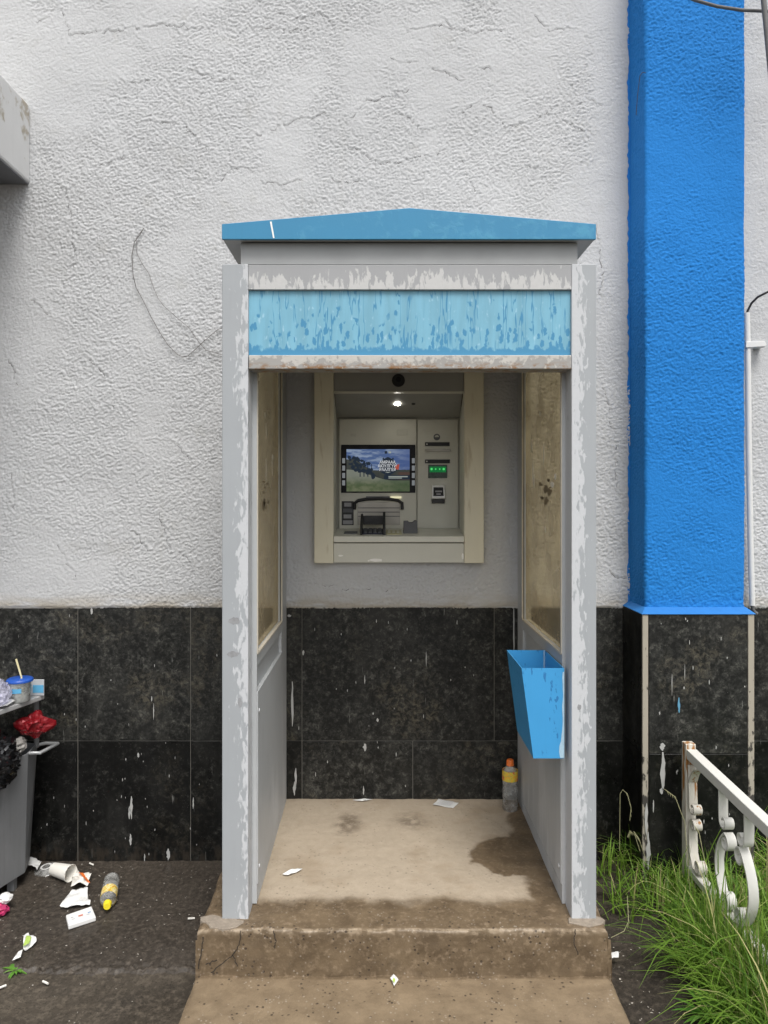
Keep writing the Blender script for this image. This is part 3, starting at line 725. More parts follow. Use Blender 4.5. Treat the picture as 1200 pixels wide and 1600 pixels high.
# roof
RY = 2.553
mb = MB(); a, b, zs, zr, ze, cxm = -.545, .7535, 2.647, 2.756, 2.700, .107
mb.prism([(a, zs), (b, zs), (b, ze), (cxm, zr), (a, ze)], 'y', RY, RY + .012)
rf = mb.build('roof_fascia', M['roofblue'], booth, bevel=.0015)
mb = MB(); mb.prism([(a + .001, zs + .004), (b - .001, zs + .004), (b - .001, ze - .004), (cxm, zr - .004), (a + .001, ze - .004)], 'y', RY + .0125, WALL - .012)
mb.build('roof', M['greymetal'], booth)
mb = MB(); mb.prism([(.38, ze + .020), (.62, ze + .008), (.62, ze + .0165), (.50, ze + .026)], 'y', RY + .02, RY + .30); mb.build('seam_flap', M['dark'], booth)
mb = MB(); mb.prism([(-.378, ze + .008), (-.372, ze + .008), (-.362, zs + .004), (-.367, zs + .004)], 'y', RY - .0008, RY + .002); mb.build('scratch', M['chip'], rf)
mb = MB(); mb.box(-.486, .699, FY + .006, FY + .03, 2.5715, zs - .0005); mb.box(-.486, -.466, FY + .03, WALL - .015, 2.5715, zs - .0005); mb.box(.679, .699, FY + .03, WALL - .015, 2.5715, zs - .0005)
mb.build('frieze', M['frieze'], booth)
mb = MB(); mb.box(-.466, .679, FY + .122, WALL - .016, 2.60, 2.615); mb.build('ceiling_sheet', M['greymetal'], booth)
# side walls
def sidewall(xi, s):     # xi inner plane, s=+1 body extends to +x
    def bx(mb, t0, t1, y0, y1, z0, z1):
        A, B = sorted((xi + s * t0, xi + s * t1)); return mb.box(A, B, y0, y1, z0, z1)
    y0, y1 = FY + .0855, WALL - .012
    g0, g1 = (2.655, 3.40) if s > 0 else (2.64, 3.345)
    g0 = max(g0, y0 + .012)
    zf = .276
    mb = MB()
    bx(mb, 0, .04, y0, g0, zf, 2.60); bx(mb, 0, .04, g1, y1, zf, 2.60); bx(mb, .0005, .0395, g0, g1, 1.135, 1.183)
    bx(mb, .0005, .0395, g0, g1, 2.40, 2.60); bx(mb, .0005, .0395, g0, g1, zf, .335)
    fr = mb.build('side_frame', M['greymetal'], booth, bevel=.002)
    mb = MB(); bx(mb, -.004, .006, g0 - .01, g0, 1.183, 2.40); bx(mb, -.004, .006, g1, g1 + .008, 1.183, 2.40); bx(mb, -.004, .008, g0, g1, 1.178, 1.186)
    mb.build('glazing_bead', plain('pale bead', (.50, .46, .38), .6, scale=40, var=.2), fr)
    mb = MB(); bx(mb, .014, .020, g0 + .001, g1 - .001, 1.1865, 2.3995); mb.build('pane', M['pane'], booth)
    mb = MB(); bx(mb, .012, .036, g0 + .001, g1 - .001, .336, 1.134); mb.build('backing', M['greymetal'], booth)
    mb = MB(); bx(mb, -.0035, .0115, g0 - .006, g1 + .02, .345, 1.045); pn = mb.build('access_panel', M['greymetal'], booth, bevel=.0015)
    for z in (.97, .40):
        mb = MB(); P = []
        for k in range(10):
            aa = 2 * math.pi * k / 10; P.append((g0 + .018 + .008 * math.cos(aa), z + .008 * math.sin(aa)))
        A, B = sorted((xi - s * .0075, xi - s * .0030)); mb.prism(P, 'x', A, B); mb.build('screw', M['screw'], pn, bevel=.001)
    # torn tape and grime on the pane
    def spot(mb, y, z, w, h, sd, th):
        pts = []
        for k in range(14):
            aa = 2 * math.pi * k / 14; rr = 1 + .55 * mnoise.noise(Vector((math.cos(aa) * 1.6 + sd, math.sin(aa) * 1.6, sd * 3)))
            pts.append((y + w * rr * math.cos(aa), z + h * rr * math.sin(aa)))
        A, B = sorted((xi + s * (.0138 - th), xi + s * .0136)); mb.prism(pts, 'x', A, B)
    r = random.Random(3 if s > 0 else 4)
    mb = MB()
    if s > 0:
        for (y, z, w, h) in ((3.27, 1.98, .012, .03), (3.24, 1.86, .010, .045), (3.22, 1.82, .012, .03), (3.03, 1.93, .006, .05), (2.88, 1.80, .03, .012), (2.83, 1.83, .02, .012), (2.70, 1.96, .003, .04), (3.1, 2.1, .012, .01), (3.0, 1.62, .01, .012)):
            spot(mb, y, z, w, h, r.random() * 9, .0006)
    else:
        for (y, z, w, h) in ((2.98, 1.86, .008, .05), (3.16, 1.92, .02, .015), (3.15, 1.88, .008, .035), (2.98, 2.02, .008, .03), (2.70, 1.86, .006, .006), (2.95, 2.08, .01, .012), (2.80, 2.2, .01, .008)):
            spot(mb, y, z, w, h, r.random() * 9, .0006)
    tag(mb.build('tape_remnant', M['tape'], booth), kind='stuff')
    mb = MB()
    for q in range(11):
        spot(mb, 3.0 + r.uniform(-.10, .10), 1.72 + r.uniform(-.03, .10), r.uniform(.004, .045), r.uniform(.002, .005) * (1 if r.random() < .7 else 4), r.random() * 9, .0004)
    tag(mb.build('grime_smear', M['smear'], booth), kind='stuff')
sidewall(.665, 1); sidewall(-.443, -1)

# ------------------------------------------------------------------ cash machine
atm = thing('cash_machine', 'wall cash machine with lit landscape screen in cream frame inside the booth', 'cash machine', (.096, 3.6, 1.43))
D0, D1 = 3.50, 3.80
def ax(p, d=D1): return (p - 592) * d / FPX
def az(p, d=D1): return CAMZ - (p - 772) * d / FPX
for (p0, p1) in ((491, 521), (725.5, 756)):
    mb = MB(); mb.box(ax(p0, 3.485), ax(p1, 3.485), 3.485, WALL + .01, az(880, 3.485), 2.44); mb.build('frame_upright', M['cream'], atm, bevel=.003)
L0, L1 = ax(521, 3.485) + .001, ax(725.5, 3.485) - .001
mb = MB(); mb.box(L0, L1, D0, D0 + .05, az(611, D0), 2.44); tp = mb.build('camera_panel', M['atmdark'], atm, bevel=.002)
mb = MB()
cxx, czz = ax(622.5, D0), az(594.5, D0)
ring = []
for k in range(28):
    a_ = 2 * math.pi * k / 28; ring.append((cxx + .031 * math.cos(a_), czz + .031 * math.sin(a_)))
mb.prism(ring, 'y', D0 - .004, D0 - .0005); mb.build('camera_window', M['dark'], tp, bevel=.001)
mb = MB(); mb.prism([(cxx + .012 * math.cos(2 * math.pi * k / 16), czz + .004 + .012 * math.sin(2 * math.pi * k / 16)) for k in range(16)], 'y', D0 - .008, D0 - .0042); mb.build('lens', plain('lens glass', (.02, .02, .025), .08), tp)
# sloping hood, cheeks, lamp
zt, zb = az(611, D0), az(653, D1)
mb = MB(); mb.hull8([(L0, D0 + .051, zt), (L1, D0 + .051, zt), (ax(718), D1, zb), (ax(526), D1, zb), (L0, D0 + .051, zt + .06), (L1, D0 + .051, zt + .06), (ax(718), D1, zb + .06), (ax(526), D1, zb + .06)])
hood = mb.build('hood', M['atmdark'], atm)
mb = MB(); mb.box(L0, L1, D0 - .003, D0 + .0505, zt - .006, zt - .0005); mb.build('hood_lip', M['atm'], hood)
def hoodpt(px, t, drop=0): 
    y = D0 + .051 + (D1 - D0 - .051) * t; return Vector((ax(px, y), y, zt + (zb - zt) * t - drop))
sl = (hoodpt(600, 1) - hoodpt(600, 0)); sl.x = 0; sl.normalize(); nn = Vector((0, -sl.z, sl.y)) * -1
if nn.z > 0: nn = -nn
def disc_on_hood(c, r, off):
    ux = Vector((1, 0, 0)); return [c + nn * off + (ux * math.cos(2 * math.pi * k / 18) + sl * math.sin(2 * math.pi * k / 18)) * r for k in range(18)]
mb = MB(); mb.add(disc_on_hood(hoodpt(621, .42), .0145, .003), [list(range(18))])
mb.build('lamp', m_emit('lamp glow', (1.0, .96, .85), 48), hood)
mb = MB(); mb.add(disc_on_hood(hoodpt(646, .42), .010, .002), [list(range(18))]); mb.build('sensor_hole', M['dark'], hood)
for (x0f, x1b, nm) in ((L0, ax(526), 0), (L1, ax(718), 1)):
    o_ = -.02 if nm == 0 else .02
    mb = MB(); mb.hull8([(x0f, D0 + .004, az(840, D0)), (x1b, D1, az(826)), (x1b + o_, D1, az(826)), (x0f + o_, D0 + .004, az(840, D0)), (x0f, D0 + .004, zt), (x1b, D1, zb), (x1b + o_, D1, zb), (x0f + o_, D0 + .004, zt)])
    mb.build('cheek', M['atm'], atm)
# back panels
mb = MB(); mb.box(ax(520), ax(724), D1 + .012, D1 + .04, az(830), zb + .06); mb.build('rear_panel', M['atm'], atm)
mb = MB(); mb.box(ax(530), ax(650.5), D1 - .012, D1 + .011, az(826), az(655)); lp = mb.build('display_panel', M['atm2'], atm, bevel=.003)
mb = MB(); mb.box(ax(652), ax(716), D1, D1 + .011, az(826), az(655)); rp = mb.build('reader_panel', M['atm2'], atm, bevel=.003)
DP = D1 - .012
# screen: bezel + picture layers
mb = MB(); mb.box(ax(533, DP), ax(649, DP), DP - .006, DP - .0005, az(770, DP), az(695, DP)); bz = mb.build('screen', plain('screen bezel', (.006, .006, .008), .35, spec=.2), atm, bevel=.002)
SX0, SX1, SZ0, SZ1 = ax(541.5, DP), ax(640, DP), az(768, DP), az(702, DP)
def m_screenimg():
    n = NT('screen landscape'); p = n.pos(); x, y, z = n.sep(p)
    u = n.map(x, SX0, SX1, 0, 1, False); v = n.map(z, SZ0, SZ1, 0, 1, False)
    skyc = n.mix(n.map(n.noise(n.pos((14, 1, 55)), 1.0, 5), .42, .62), (.07, .16, .42), (.38, .50, .72))
    skyc = n.mix(n.map(u, .6, 1, 0, .8), skyc, (.06, .13, .40))
    hillv = n.math('ADD', .52, n.math('MULTIPLY', n.math('SUBTRACT', n.noise(n.pos((9, 1, 1)), 1.0, 3), .5), .22))
    hills = n.math('LESS_THAN', v, n.math('ADD', hillv, n.map(u, .1, .5, .22, 0)))
    c = n.mix(hills, skyc, n.mix(n.noise(n.pos((60, 1, 90)), 1.0, 4), (.012, .02, .03), (.07, .085, .06)))
    red = n.math('MULTIPLY', n.map(u, .78, .86), n.math('MULTIPLY', n.math('LESS_THAN', v, .46), n.math('GREATER_THAN', v, .28)))
    c = n.mix(n.math('MULTIPLY', red, .6), c, (.14, .05, .03))
    pathv = n.math('ADD', n.map(u, 0, .75, .52, .26), 0.0)
    pth = n.math('LESS_THAN', v, pathv)
    fld = n.mix(n.map(n.noise(n.pos((26, 1, 40)), 1.0, 4), .35, .65), (.10, .15, .06), (.22, .25, .14))
    fld = n.mix(n.map(v, .12, .42, 0, .8), fld, (.34, .36, .31)); fld = n.mix(n.map(u, .4, .9, 0, .6), fld, (.05, .11, .04))
    c = n.mix(pth, c, fld)
    e = n.n('ShaderNodeEmission'); n.t.links.new(c, e.inputs[0]); e.inputs[1].default_value = .34
    g_ = n.n('ShaderNodeBsdfGlossy'); g_.inputs['Roughness'].default_value = .1
    mx = n.n('ShaderNodeMixShader'); mx.inputs[0].default_value = .05
    n.t.links.new(e.outputs[0], mx.inputs[1]); n.t.links.new(g_.outputs[0], mx.inputs[2]); n.t.links.new(mx.outputs[0], n.out.inputs[0]); return n.mat
SY = DP - .0068
mb = MB(); mb.add([(SX0, SY, SZ0), (SX1, SY, SZ0), (SX1, SY, SZ1), (SX0, SY, SZ1)], [(0, 1, 2, 3)]); mb.build('screen_picture', m_screenimg(), bz)
M['scrdark'] = m_emit('screen dark', (.02, .03, .045), .6); M['scrwhite'] = m_emit('screen white', (.85, .87, .90), .5); M['scrgrey'] = m_emit('screen grey', (.5, .55, .5), .4)
M['keys'] = m_emit('key glow', (.55, .58, .60), .22); M['scrred'] = m_emit('screen red', (.6, .12, .08), .4)
mb = MB(); r = random.Random(5)
for k in range(60):     # dark trees at left of the picture
    tx = r.uniform(545, 584); ty = 716 + abs(tx - 548) * .42 + r.uniform(-4, 16); rr = r.uniform(1.5, 4)
    mb.add([(ax(tx + rr * math.cos(q) * r.uniform(.6, 1.2), DP), SY - .0006, az(ty + rr * math.sin(q) * r.uniform(.6, 1.2), DP)) for q in [i * math.pi / 3 for i in range(6)]], [list(range(6))])
for tx in (562, 568, 574, 580): mb.add([(ax(tx, DP), SY - .0007, az(745, DP)), (ax(tx + 1.6, DP), SY - .0007, az(745, DP)), (ax(tx + 1, DP), SY - .0007, az(725, DP)), (ax(tx, DP), SY - .0007, az(725, DP))], [(0, 1, 2, 3)])
mb.build('picture_trees', M['scrdark'], bz)
mb = MB()
def pq(pts, off, mi=0): mb.add([(ax(a, DP), SY - off, az(b, DP)) for a, b in pts], [list(range(len(pts)))], mi)
pq([(592, 735), (594, 722), (600, 717), (606, 714), (612, 717), (618, 722), (620, 735), (614, 740), (606, 744), (597, 739)], .0009)
pq([(600, 742.5), (640, 742.5), (640, 749), (600, 749)], .0009)
for k in range(4): pq([(597 + k * 5, 718), (599 + k * 5, 714.5), (601 + k * 5, 718)], .0009)
pq([(601, 705), (605, 705), (605, 709), (601, 709)], .0009)
pq([(607, 705.5), (611, 705.5), (611, 708.5), (607, 708.5)], .001, 1)
pq([(607, 744), (637, 744), (637, 745.6), (607, 745.6)], .0012, 1); pq([(607, 746.3), (628, 746.3), (628, 747.6), (607, 747.6)], .0012, 1)
pq([(618, 727), (624, 725), (623, 734), (617, 733)], .0010, 2)
pq([(601, 737.5), (611, 737.5), (606, 739)], .0013, 1)
mb.build('picture_emblem', [M['scrdark'], M['scrgrey'], M['scrred']], bz)
def text_mesh(name, body, size, loc, rot, mat, parent, width=None, bold=0.0):
    cu = bpy.data.curves.new(name, 'FONT'); cu.body = body; cu.size = size; cu.align_x = 'CENTER'; cu.align_y = 'CENTER'; cu.offset = bold
    to = bpy.data.objects.new(name, cu); COL.objects.link(to)
    bpy.context.view_layer.update()
    me = bpy.data.meshes.new_from_object(to.evaluated_get(bpy.context.evaluated_depsgraph_get())); bpy.data.objects.remove(to)
    me.name = name; me.materials.clear(); me.materials.append(mat)
    if width:
        xs = [v.co.x for v in me.vertices]; k = width / max(1e-6, max(xs) - min(xs))
        for v in me.vertices: v.co.x *= k
    o = link(name, me, parent); o.location = Vector(loc) - ORI[parent.name]; o.rotation_euler = rot; return o
for (tx, px, py, wpx) in (('АМРААА', 605.5, 722.5, 25), ('АЮУЛГҮЙ', 605, 728.3, 29), ('РААЛГЕЯ', 605.5, 734, 25)):
    text_mesh('picture_text', tx, .0215, (ax(px, DP), SY - .0016, az(py, DP)), (R(90), 0, 0), M['scrwhite'], bz, wpx * DP / FPX, .00025)
for k in range(4):
    for px in (533.8, 642.5):
        mb = MB(); mb.box(ax(px + 1, DP), ax(px + 5.5, DP), DP - .0078, DP - .0062, az(724 + k * 11.5, DP), az(716 + k * 11.5, DP)); mb.build('side_key', M['keys'], bz, bevel=.0006, segs=1)
# faint moulded patches on the display panel
for q in ((548, 556, 678, 682), (620, 637, 671, 680)):
    mb = MB(); mb.box(ax(q[0], DP), ax(q[1], DP), DP - .002, DP - .0004, az(q[3], DP), az(q[2], DP)); mb.build('label_plate', M['atm'], lp, bevel=.0008, segs=1)
# reader panel fittings
def plate(nm, p0, p1, q0, q1, t, mat, parent, d=D1, bev=.001):
    mb = MB(); mb.box(ax(p0, d), ax(p1, d), d - t, d - .0004, az(q1, d), az(q0, d)); return mb.build(nm, mat, parent, bevel=bev, segs=1)
mb = MB(); ce = (ax(682.5), az(683))
for (rr0, rr1) in ((.011, .017),):
    n_ = 24; vs = [(ce[0] + rr * math.cos(2 * math.pi * k / n_), D1 - .0012, ce[1] + rr * math.sin(2 * math.pi * k / n_)) for rr in (rr0, rr1) for k in range(n_)]
    mb.add(vs, [(k, (k + 1) % n_, n_ + (k + 1) % n_, n_ + k) for k in range(n_)])
mb.add([(ce[0] + .013 * math.cos(a_), D1 - .0014, ce[1] + .013 * math.sin(a_)) for a_ in [math.pi + i * math.pi / 8 for i in range(9)]], [list(range(9))])
mb.build('round_mark', M['greypl'], rp)
r1 = plate('card_slot', 664, 702.5, 691, 697, .004, M['dark'], atm); plate('slot_light', 666, 668, 693, 695, .005, M['chip'], r1)
plate('receipt_slot', 664, 704, 702, 705.5, .009, M['steel'], atm)
r2 = plate('slot_strip', 664, 703, 718, 724, .004, M['dark'], atm); plate('slot_light', 666, 668, 720, 722, .005, M['chip'], r2)
gp = plate('card_display', 669, 698.5, 726.5, 747, .006, plain('dark green plastic', (.005, .035, .018), .25), atm)
M['led'] = m_emit('green led', (.10, .75, .18), .6); M['led2'] = m_emit('dim green led', (.02, .26, .07), .35)
mb = MB(); mb.add([(ax(671), D1 - .0066, az(738)), (ax(697), D1 - .0066, az(738)), (ax(697), D1 - .0066, az(729)), (ax(671), D1 - .0066, az(729))], [(0, 1, 2, 3)]); mb.build('lit_strip', M['led2'], gp)
for k in range(4):
    mb = MB(); cxk = ax(674.2 + k * 6.3); rk = .0062 if k in (0, 3) else .004; czk = az(733)
    mb.add([(cxk + rk * math.cos(a_ * math.pi / 5), D1 - .0074, czk + rk * math.sin(a_ * math.pi / 5)) for a_ in range(10)], [list(range(10))]); mb.build('led', M['led'], gp)
mb = MB(); mb.hull8([(ax(674), D1 - .028, az(779)), (ax(695), D1 - .028, az(779)), (ax(695), D1 - .0005, az(780)), (ax(674), D1 - .0005, az(780)), (ax(674.5), D1 - .012, az(758)), (ax(694.5), D1 - .012, az(758)), (ax(694.5), D1 - .0005, az(758)), (ax(674.5), D1 - .0005, az(758))])
cr = mb.build('contactless_reader', M['silver'], atm, bevel=.003)
mb = MB(); mb.hull8([(ax(676.5), D1 - .0275, az(775)), (ax(692.5), D1 - .0275, az(775)), (ax(692.5), D1 - .02, az(775)), (ax(676.5), D1 - .02, az(775)), (ax(677), D1 - .0165, az(761.5)), (ax(692), D1 - .0165, az(761.5)), (ax(692), D1 - .01, az(761.5)), (ax(677), D1 - .01, az(761.5))]); rw = mb.build('reader_window', M['dark'], cr)
mb = MB(); mb.box(ax(679.5), ax(690), D1 - .0272, D1 - .0240, az(769), az(766.5)); mb.box(ax(681), ax(688), D1 - .0282, D1 - .0260, az(773), az(771)); mb.build('window_print', M['ink'], cr)
plate('reader_foot', 674.5, 694.5, 780.4, 786.5, .018, M['dark'], atm)
# cash shutter with curved black guard
sh = plate('cash_shutter', 559, 625, 784.5, 820, .004, M['steel'], atm, DP)
for z in (793, 799.5, 806): plate('shutter_groove', 559.5, 624.5, z, z + 1.2, .0052, M['greypl'], sh, DP, 0)
mb = MB()
arc = [(554, 796), (554.5, 786), (560, 782), (572, 780), (591, 779), (610, 780), (622, 782), (628, 786), (628.5, 796)]
mb.tube([(ax(a, DP), DP - .014, az(b, DP)) for a, b in arc], .0085, 8); mb.build('cash_guard', M['dark'], atm, smooth=60)
plate('guard_lamp', 572, 609, 775.5, 779, .018, M['greypl'], atm, DP)
plate('shutter_light', 610, 627, 775.5, 778.6, .012, m_emit('warm slot light', (.9, .85, .55), .55), atm, DP)
st_ = plate('icon_strip', 534, 552.5, 783, 820.5, .002, M['dark'], atm, DP)
for k, (a, b) in enumerate(((538, 549), (536, 551), (537, 549), (536, 551))):
    plate('icon', a, b, 785.5 + k * 9.2, 791.5 + k * 9.2, .0032, M['ink'] if k != 1 else M['greypl'], st_, DP, 0)
# shelf, lip, lower panel
mb = MB(); mb.hull8([(L0, D0 - .002, az(838, D0) - .014), (L1, D0 - .002, az(838, D0) - .014), (ax(718), D1 - .013, az(826) - .03), (ax(526), D1 - .013, az(826) - .03), (L0, D0 - .002, az(838, D0)), (L1, D0 - .002, az(838, D0)), (ax(718), D1 - .013, az(825.5)), (ax(526), D1 - .013, az(825.5))])
mb.build('shelf', M['atm2'], atm)
mb = MB(); mb.box(L0, L1, D0 - .022, D0 - .0025, az(847, D0), az(837.6, D0)); mb.build('shelf_lip', M['atm2'], atm, bevel=.003)
mb = MB(); mb.box(L0, L1, D0 - .006, D0 + .03, az(879, D0), az(848.5, D0)); lpn = mb.build('lower_panel', M['atm'], atm, bevel=.002)
for (px, py, w, h) in ((532, 868, 4, 1.6), (588, 875, 10, 2.5), (723, 869, 1.8, 5), (576, 876, 1.6, 1.2)):
    mb = MB(); mb.add([(ax(px + w * math.cos(a_) * (.8 + .4 * rng.random()), D0), D0 - .0068, az(py + h * math.sin(a_) * (.8 + .4 * rng.random()), D0)) for a_ in [i * math.pi / 5 for i in range(10)]], [list(range(10))])
    mb.build('paint_chip', M['chip'], lpn)
def shz(y): t = (y - D0) / (D1 - D0); return az(838, D0) + (az(825.5) - az(838, D0)) * t
def onshelf(nm, p0, p1, y0, y1, h0, h1, mat, parent=atm, bev=.002):
    y0_, y1_ = y0, y1
    mb = MB(); mb.hull8([(ax(p0, y0), y0, shz(y0) - .002), (ax(p1, y0), y0, shz(y0) - .002), (ax(p1, y0) , y1, shz(y1) - .002), (ax(p0, y0), y1, shz(y1) - .002),
                         (ax(p0, y0), y0, shz(y0) + h0), (ax(p1, y0), y0, shz(y0) + h0), (ax(p1, y0), y1, shz(y1) + h1), (ax(p0, y0), y1, shz(y1) + h1)])
    return mb.build(nm, mat, parent, bevel=bev, segs=1)
onshelf('service_keys', 537, 558, 3.58, 3.66, .004, .004, M['greypl'])
pin = onshelf('keypad', 566, 599, 3.56, 3.70, .006, .012, plain('navy keypad', (.010, .011, .03), .35))
for i in range(4):
    for j in range(4):
        a0 = 568.5 + i * 7.4; onshelf('key', a0, a0 + 5.4, 3.575 + j * .03, 3.595 + j * .03, .011 + j * .0013, .013 + j * .0013, M['greypl'], pin, .0008)
onshelf('keypad_shield', 562.5, 566, 3.54, 3.72, .03, .085, M['dark']); onshelf('keypad_shield', 598.5, 602.5, 3.54, 3.72, .035, .095, M['dark'])
mb = MB(); mb.box(ax(566, 3.7), ax(599, 3.7), 3.715, 3.722, shz(3.715) + .03, shz(3.715) + .075); mb.build('shield_back', M['dark'], atm)
plk = onshelf('number_pad', 603.5, 628, 3.56, 3.70, .003, .004, plain('yellowed label', (.52, .49, .28), .5))
for i in range(3):
    for j in range(2): onshelf('label_mark', 606 + i * 7, 610 + i * 7, 3.60 + j * .05, 3.62 + j * .05, .005, .0055, M['atm'], plk, 0)
mb = MB(); ca, cb = ax(630, 3.62), ax(652.5, 3.62); zb_ = shz(3.62)
mb.prism([(ca, zb_ - .002), (cb, zb_ - .002), (cb - .003, zb_ + .062), ((ca + cb) / 2 + .018, zb_ + .062), ((ca + cb) / 2 + .012, zb_ + .053), ((ca + cb) / 2 - .006, zb_ + .053), ((ca + cb) / 2 - .012, zb_ + .060), (ca + .003, zb_ + .060)], 'y', 3.60, 3.65)
mb.build('handset_cradle', M['greypl'], atm, bevel=.002)

# ------------------------------------------------------------------ blue litter box on the right side wall
lb = thing('litter_box', 'open blue metal litter box hung on the right booth side', 'litter bin', (.66, 2.77, .82))
yF, yB = 2.62, 2.925; xr = .660; xt, xb = .508, .550; zt_, zb2 = 1.143, .822
t_ = .003
mb = MB(); mb.prism([(xr, zb2), (xr, zt_), (xt, zt_), (xb, zb2)], 'y', yF, yF + t_); fp = mb.build('front_sheet', M['binblue'], lb)
mb = MB()
pts = [(xr, 1.0), (xr, zb2), (.640, zb2)]
e = []
for k in range(16):
    z = 1.13 - (1.13 - zb2 - .002) * k / 15; w = .004 + .004 * rng.random() + (.014 if z < .91 else 0) * (1 - abs(z - .85) / .07 if z < .91 else 0); e.append((xr - max(.003, w), z))
mb.prism([(xr - .0005, zb2 + .002)] + [(xr - .0005, 1.13)] + e, 'y', yF - .0008, yF - .0002); mb.build('flaked_edge', M['binflake'], fp)
mb = MB(); mb.prism([(xr, zb2), (xr, zt_), (xt, zt_), (xb, zb2)], 'y', yB - t_, yB); mb.build('rear_sheet', M['binblue'], lb)
mb = MB(); mb.hull8([(xb, yF + t_, zb2), (xb + t_, yF + t_, zb2), (xb + t_, yB - t_, zb2), (xb, yB - t_, zb2), (xt, yF + t_, zt_), (xt + t_, yF + t_, zt_), (xt + t_, yB - t_, zt_), (xt, yB - t_, zt_)]); mb.build('side_sheet', M['binblue'], lb)
mb = MB(); mb.box(xr - t_, xr, yF + t_, yB - t_, zb2, zt_); mb.build('back_plate', M['binblue'], lb)
mb = MB(); mb.box(xb + t_, xr - t_, yF + t_, yB - t_, zb2, zb2 + t_); mb.build('bottom', M['binblue'], lb)
mb = MB(); mb.box(xr - .007, xr - .0032, yB - .010, yB - .0035, zt_ - .10, zt_ - .001); mb.build('weld_seam', M['binflake'], lb)

# ------------------------------------------------------------------ grey litter bin at far left
gb = thing('litter_bin', 'grey tapered street litter bin overflowing at the left edge', 'litter bin', (-1.82, 3.17, 0))
top = [(-1.583, 3.32), (-1.600, 3.45), (-1.78, 3.50), (-2.02, 3.42), (-2.09, 3.08), (-2.06, 2.86), (-1.90, 2.80), (-1.735, 2.84)]
cb_ = (-1.83, 3.16)
def sc(p, k): return (cb_[0] + (p[0] - cb_[0]) * k, cb_[1] + (p[1] - cb_[1]) * k)
n_ = len(top); ZT = .594; ZB = .06
bot = [sc(p, .90) for p in top]; bot[0] = (-1.592, 3.31); bot[7] = (-1.745, 2.84)
mb = MB()
outer = [(p[0], p[1], ZB) for p in bot] + [(p[0], p[1], ZT) for p in top] + [(*sc(p, .975), ZT) for p in top] + [(*sc(p, .93), ZT - .2) for p in top]
fs = [list(range(n_))[::-1]]
for L in range(3):
    for i in range(n_): j = (i + 1) % n_; fs.append((L * n_ + i, L * n_ + j, (L + 1) * n_ + j, (L + 1) * n_ + i))
fs.append([3 * n_ + i for i in range(n_)])
mb.add(outer, fs); mb.build('bin_body', M['bingrey'], gb, bevel=.003)
for a in (0, 2, 4, 6):
    q = sc(top[a], .78); mb = MB(); mb.box(q[0] - .015, q[0] + .015, q[1] - .015, q[1] + .015, -.002, ZB + .001); mb.build('bin_foot', M['bingrey'], gb)
mb = MB()   # carrying loop
lp_ = [(-1.585, 3.335, .588), (-1.535, 3.335, .590), (-1.508, 3.455, .592), (-1.565, 3.46, .592), (-1.60, 3.44, .590)]
mb.tube(lp_, .0085, 8); mb.build('lift_loop', plain('loop steel', (.34, .35, .35), .4, .3), gb, smooth=50)
# tray lid on struts, tilted a little
LZ = .815
mb = MB(); lidp = [(-1.545, 3.40), (-1.60, 3.47), (-1.98, 3.47), (-2.05, 3.05), (-2.0, 2.85), (-1.72, 2.85)]
mb.prism([(p[0], p[1]) for p in lidp], 'z', LZ, LZ + .022); tr_ = mb.build('tray_lid', plain('tray grey', (.42, .42, .42), .5, scale=20), gb, bevel=.004)
for (a, b) in ((-1.60, 3.44), (-2.0, 3.44), (-1.99, 2.90)):
    mb = MB(); mb.tube([(a, b, .58), (a, b, LZ)], .012, 8); mb.build('lid_strut', M['bingrey'], gb, smooth=50)

def crumple(name, c, r, mat, parent=None, seed=0, sub=4, amp=.5, fr=2.2, fold=True, cat=None, label=None):
    bm = bmesh.new(); bmesh.ops.create_icosphere(bm, subdivisions=sub, radius=1)
    for v in bm.verts:
        d = v.co.normalized(); k = 1
        f = fr
        for a in (1, .55, .3):
            q = mnoise.noise(d * f + Vector((seed * 3.1, seed * 1.7, 0)))
            k += amp * a * (1 - 2.4 * abs(q) if fold else q); f *= 2.1
        v.co = Vector((d.x * r[0], d.y * r[1], d.z * r[2])) * max(.25, k * .75)
    o0 = ORI.get(parent.name, Vector()) if parent is not None else Vector()
    for v in bm.verts: v.co += Vector(c) - o0
    me = bpy.data.meshes.new(name); bm.to_mesh(me); bm.free(); me.materials.append(mat)
    for p in me.polygons: p.use_smooth = True
    me.set_sharp_from_angle(angle=R(12 if 'foil' in name else 35))
    o = link(name, me, parent)
    if label: tag(o, label, cat)
    return o
crumple('bin_bag', (-1.745, 3.15, .60), (.20, .27, .17), M['blackbag'], None, 1, 5, .15, 3.6, cat='bin bag', label='black plastic bag of rubbish bulging out of the grey bin')
def crinkle(name, c, r, mat, seed, jit, label, cat, spikes=3):
    rr = random.Random(seed); bm = bmesh.new(); bmesh.ops.create_icosphere(bm, subdivisions=2, radius=1)
    for v in bm.verts: v.co *= 1 + rr.uniform(-jit, jit) * 1.3
    bmesh.ops.subdivide_edges(bm, edges=bm.edges[:], cuts=2, use_grid_fill=True); bmesh.ops.triangulate(bm, faces=bm.faces[:])
    lob = [(Vector((rr.gauss(0, 1), rr.gauss(0, 1), rr.gauss(0, 1))).normalized(), rr.uniform(.25, .6)) for _ in range(spikes)]
    for v in bm.verts:
        d = v.co.normalized(); k = v.co.length * .8 + rr.uniform(-jit, jit) * .3 + .35 * mnoise.noise(d * 1.6 + Vector((seed, 0, 0)))
        for (ax_, am) in lob: k += am * max(0, d.dot(ax_)) ** 10
        v.co = Vector(c) + Vector((d.x * r[0], d.y * r[1], d.z * r[2])) * k
    me = bpy.data.meshes.new(name); bm.to_mesh(me); bm.free(); me.materials.append(mat)
    return tag(link(name, me), label, cat)
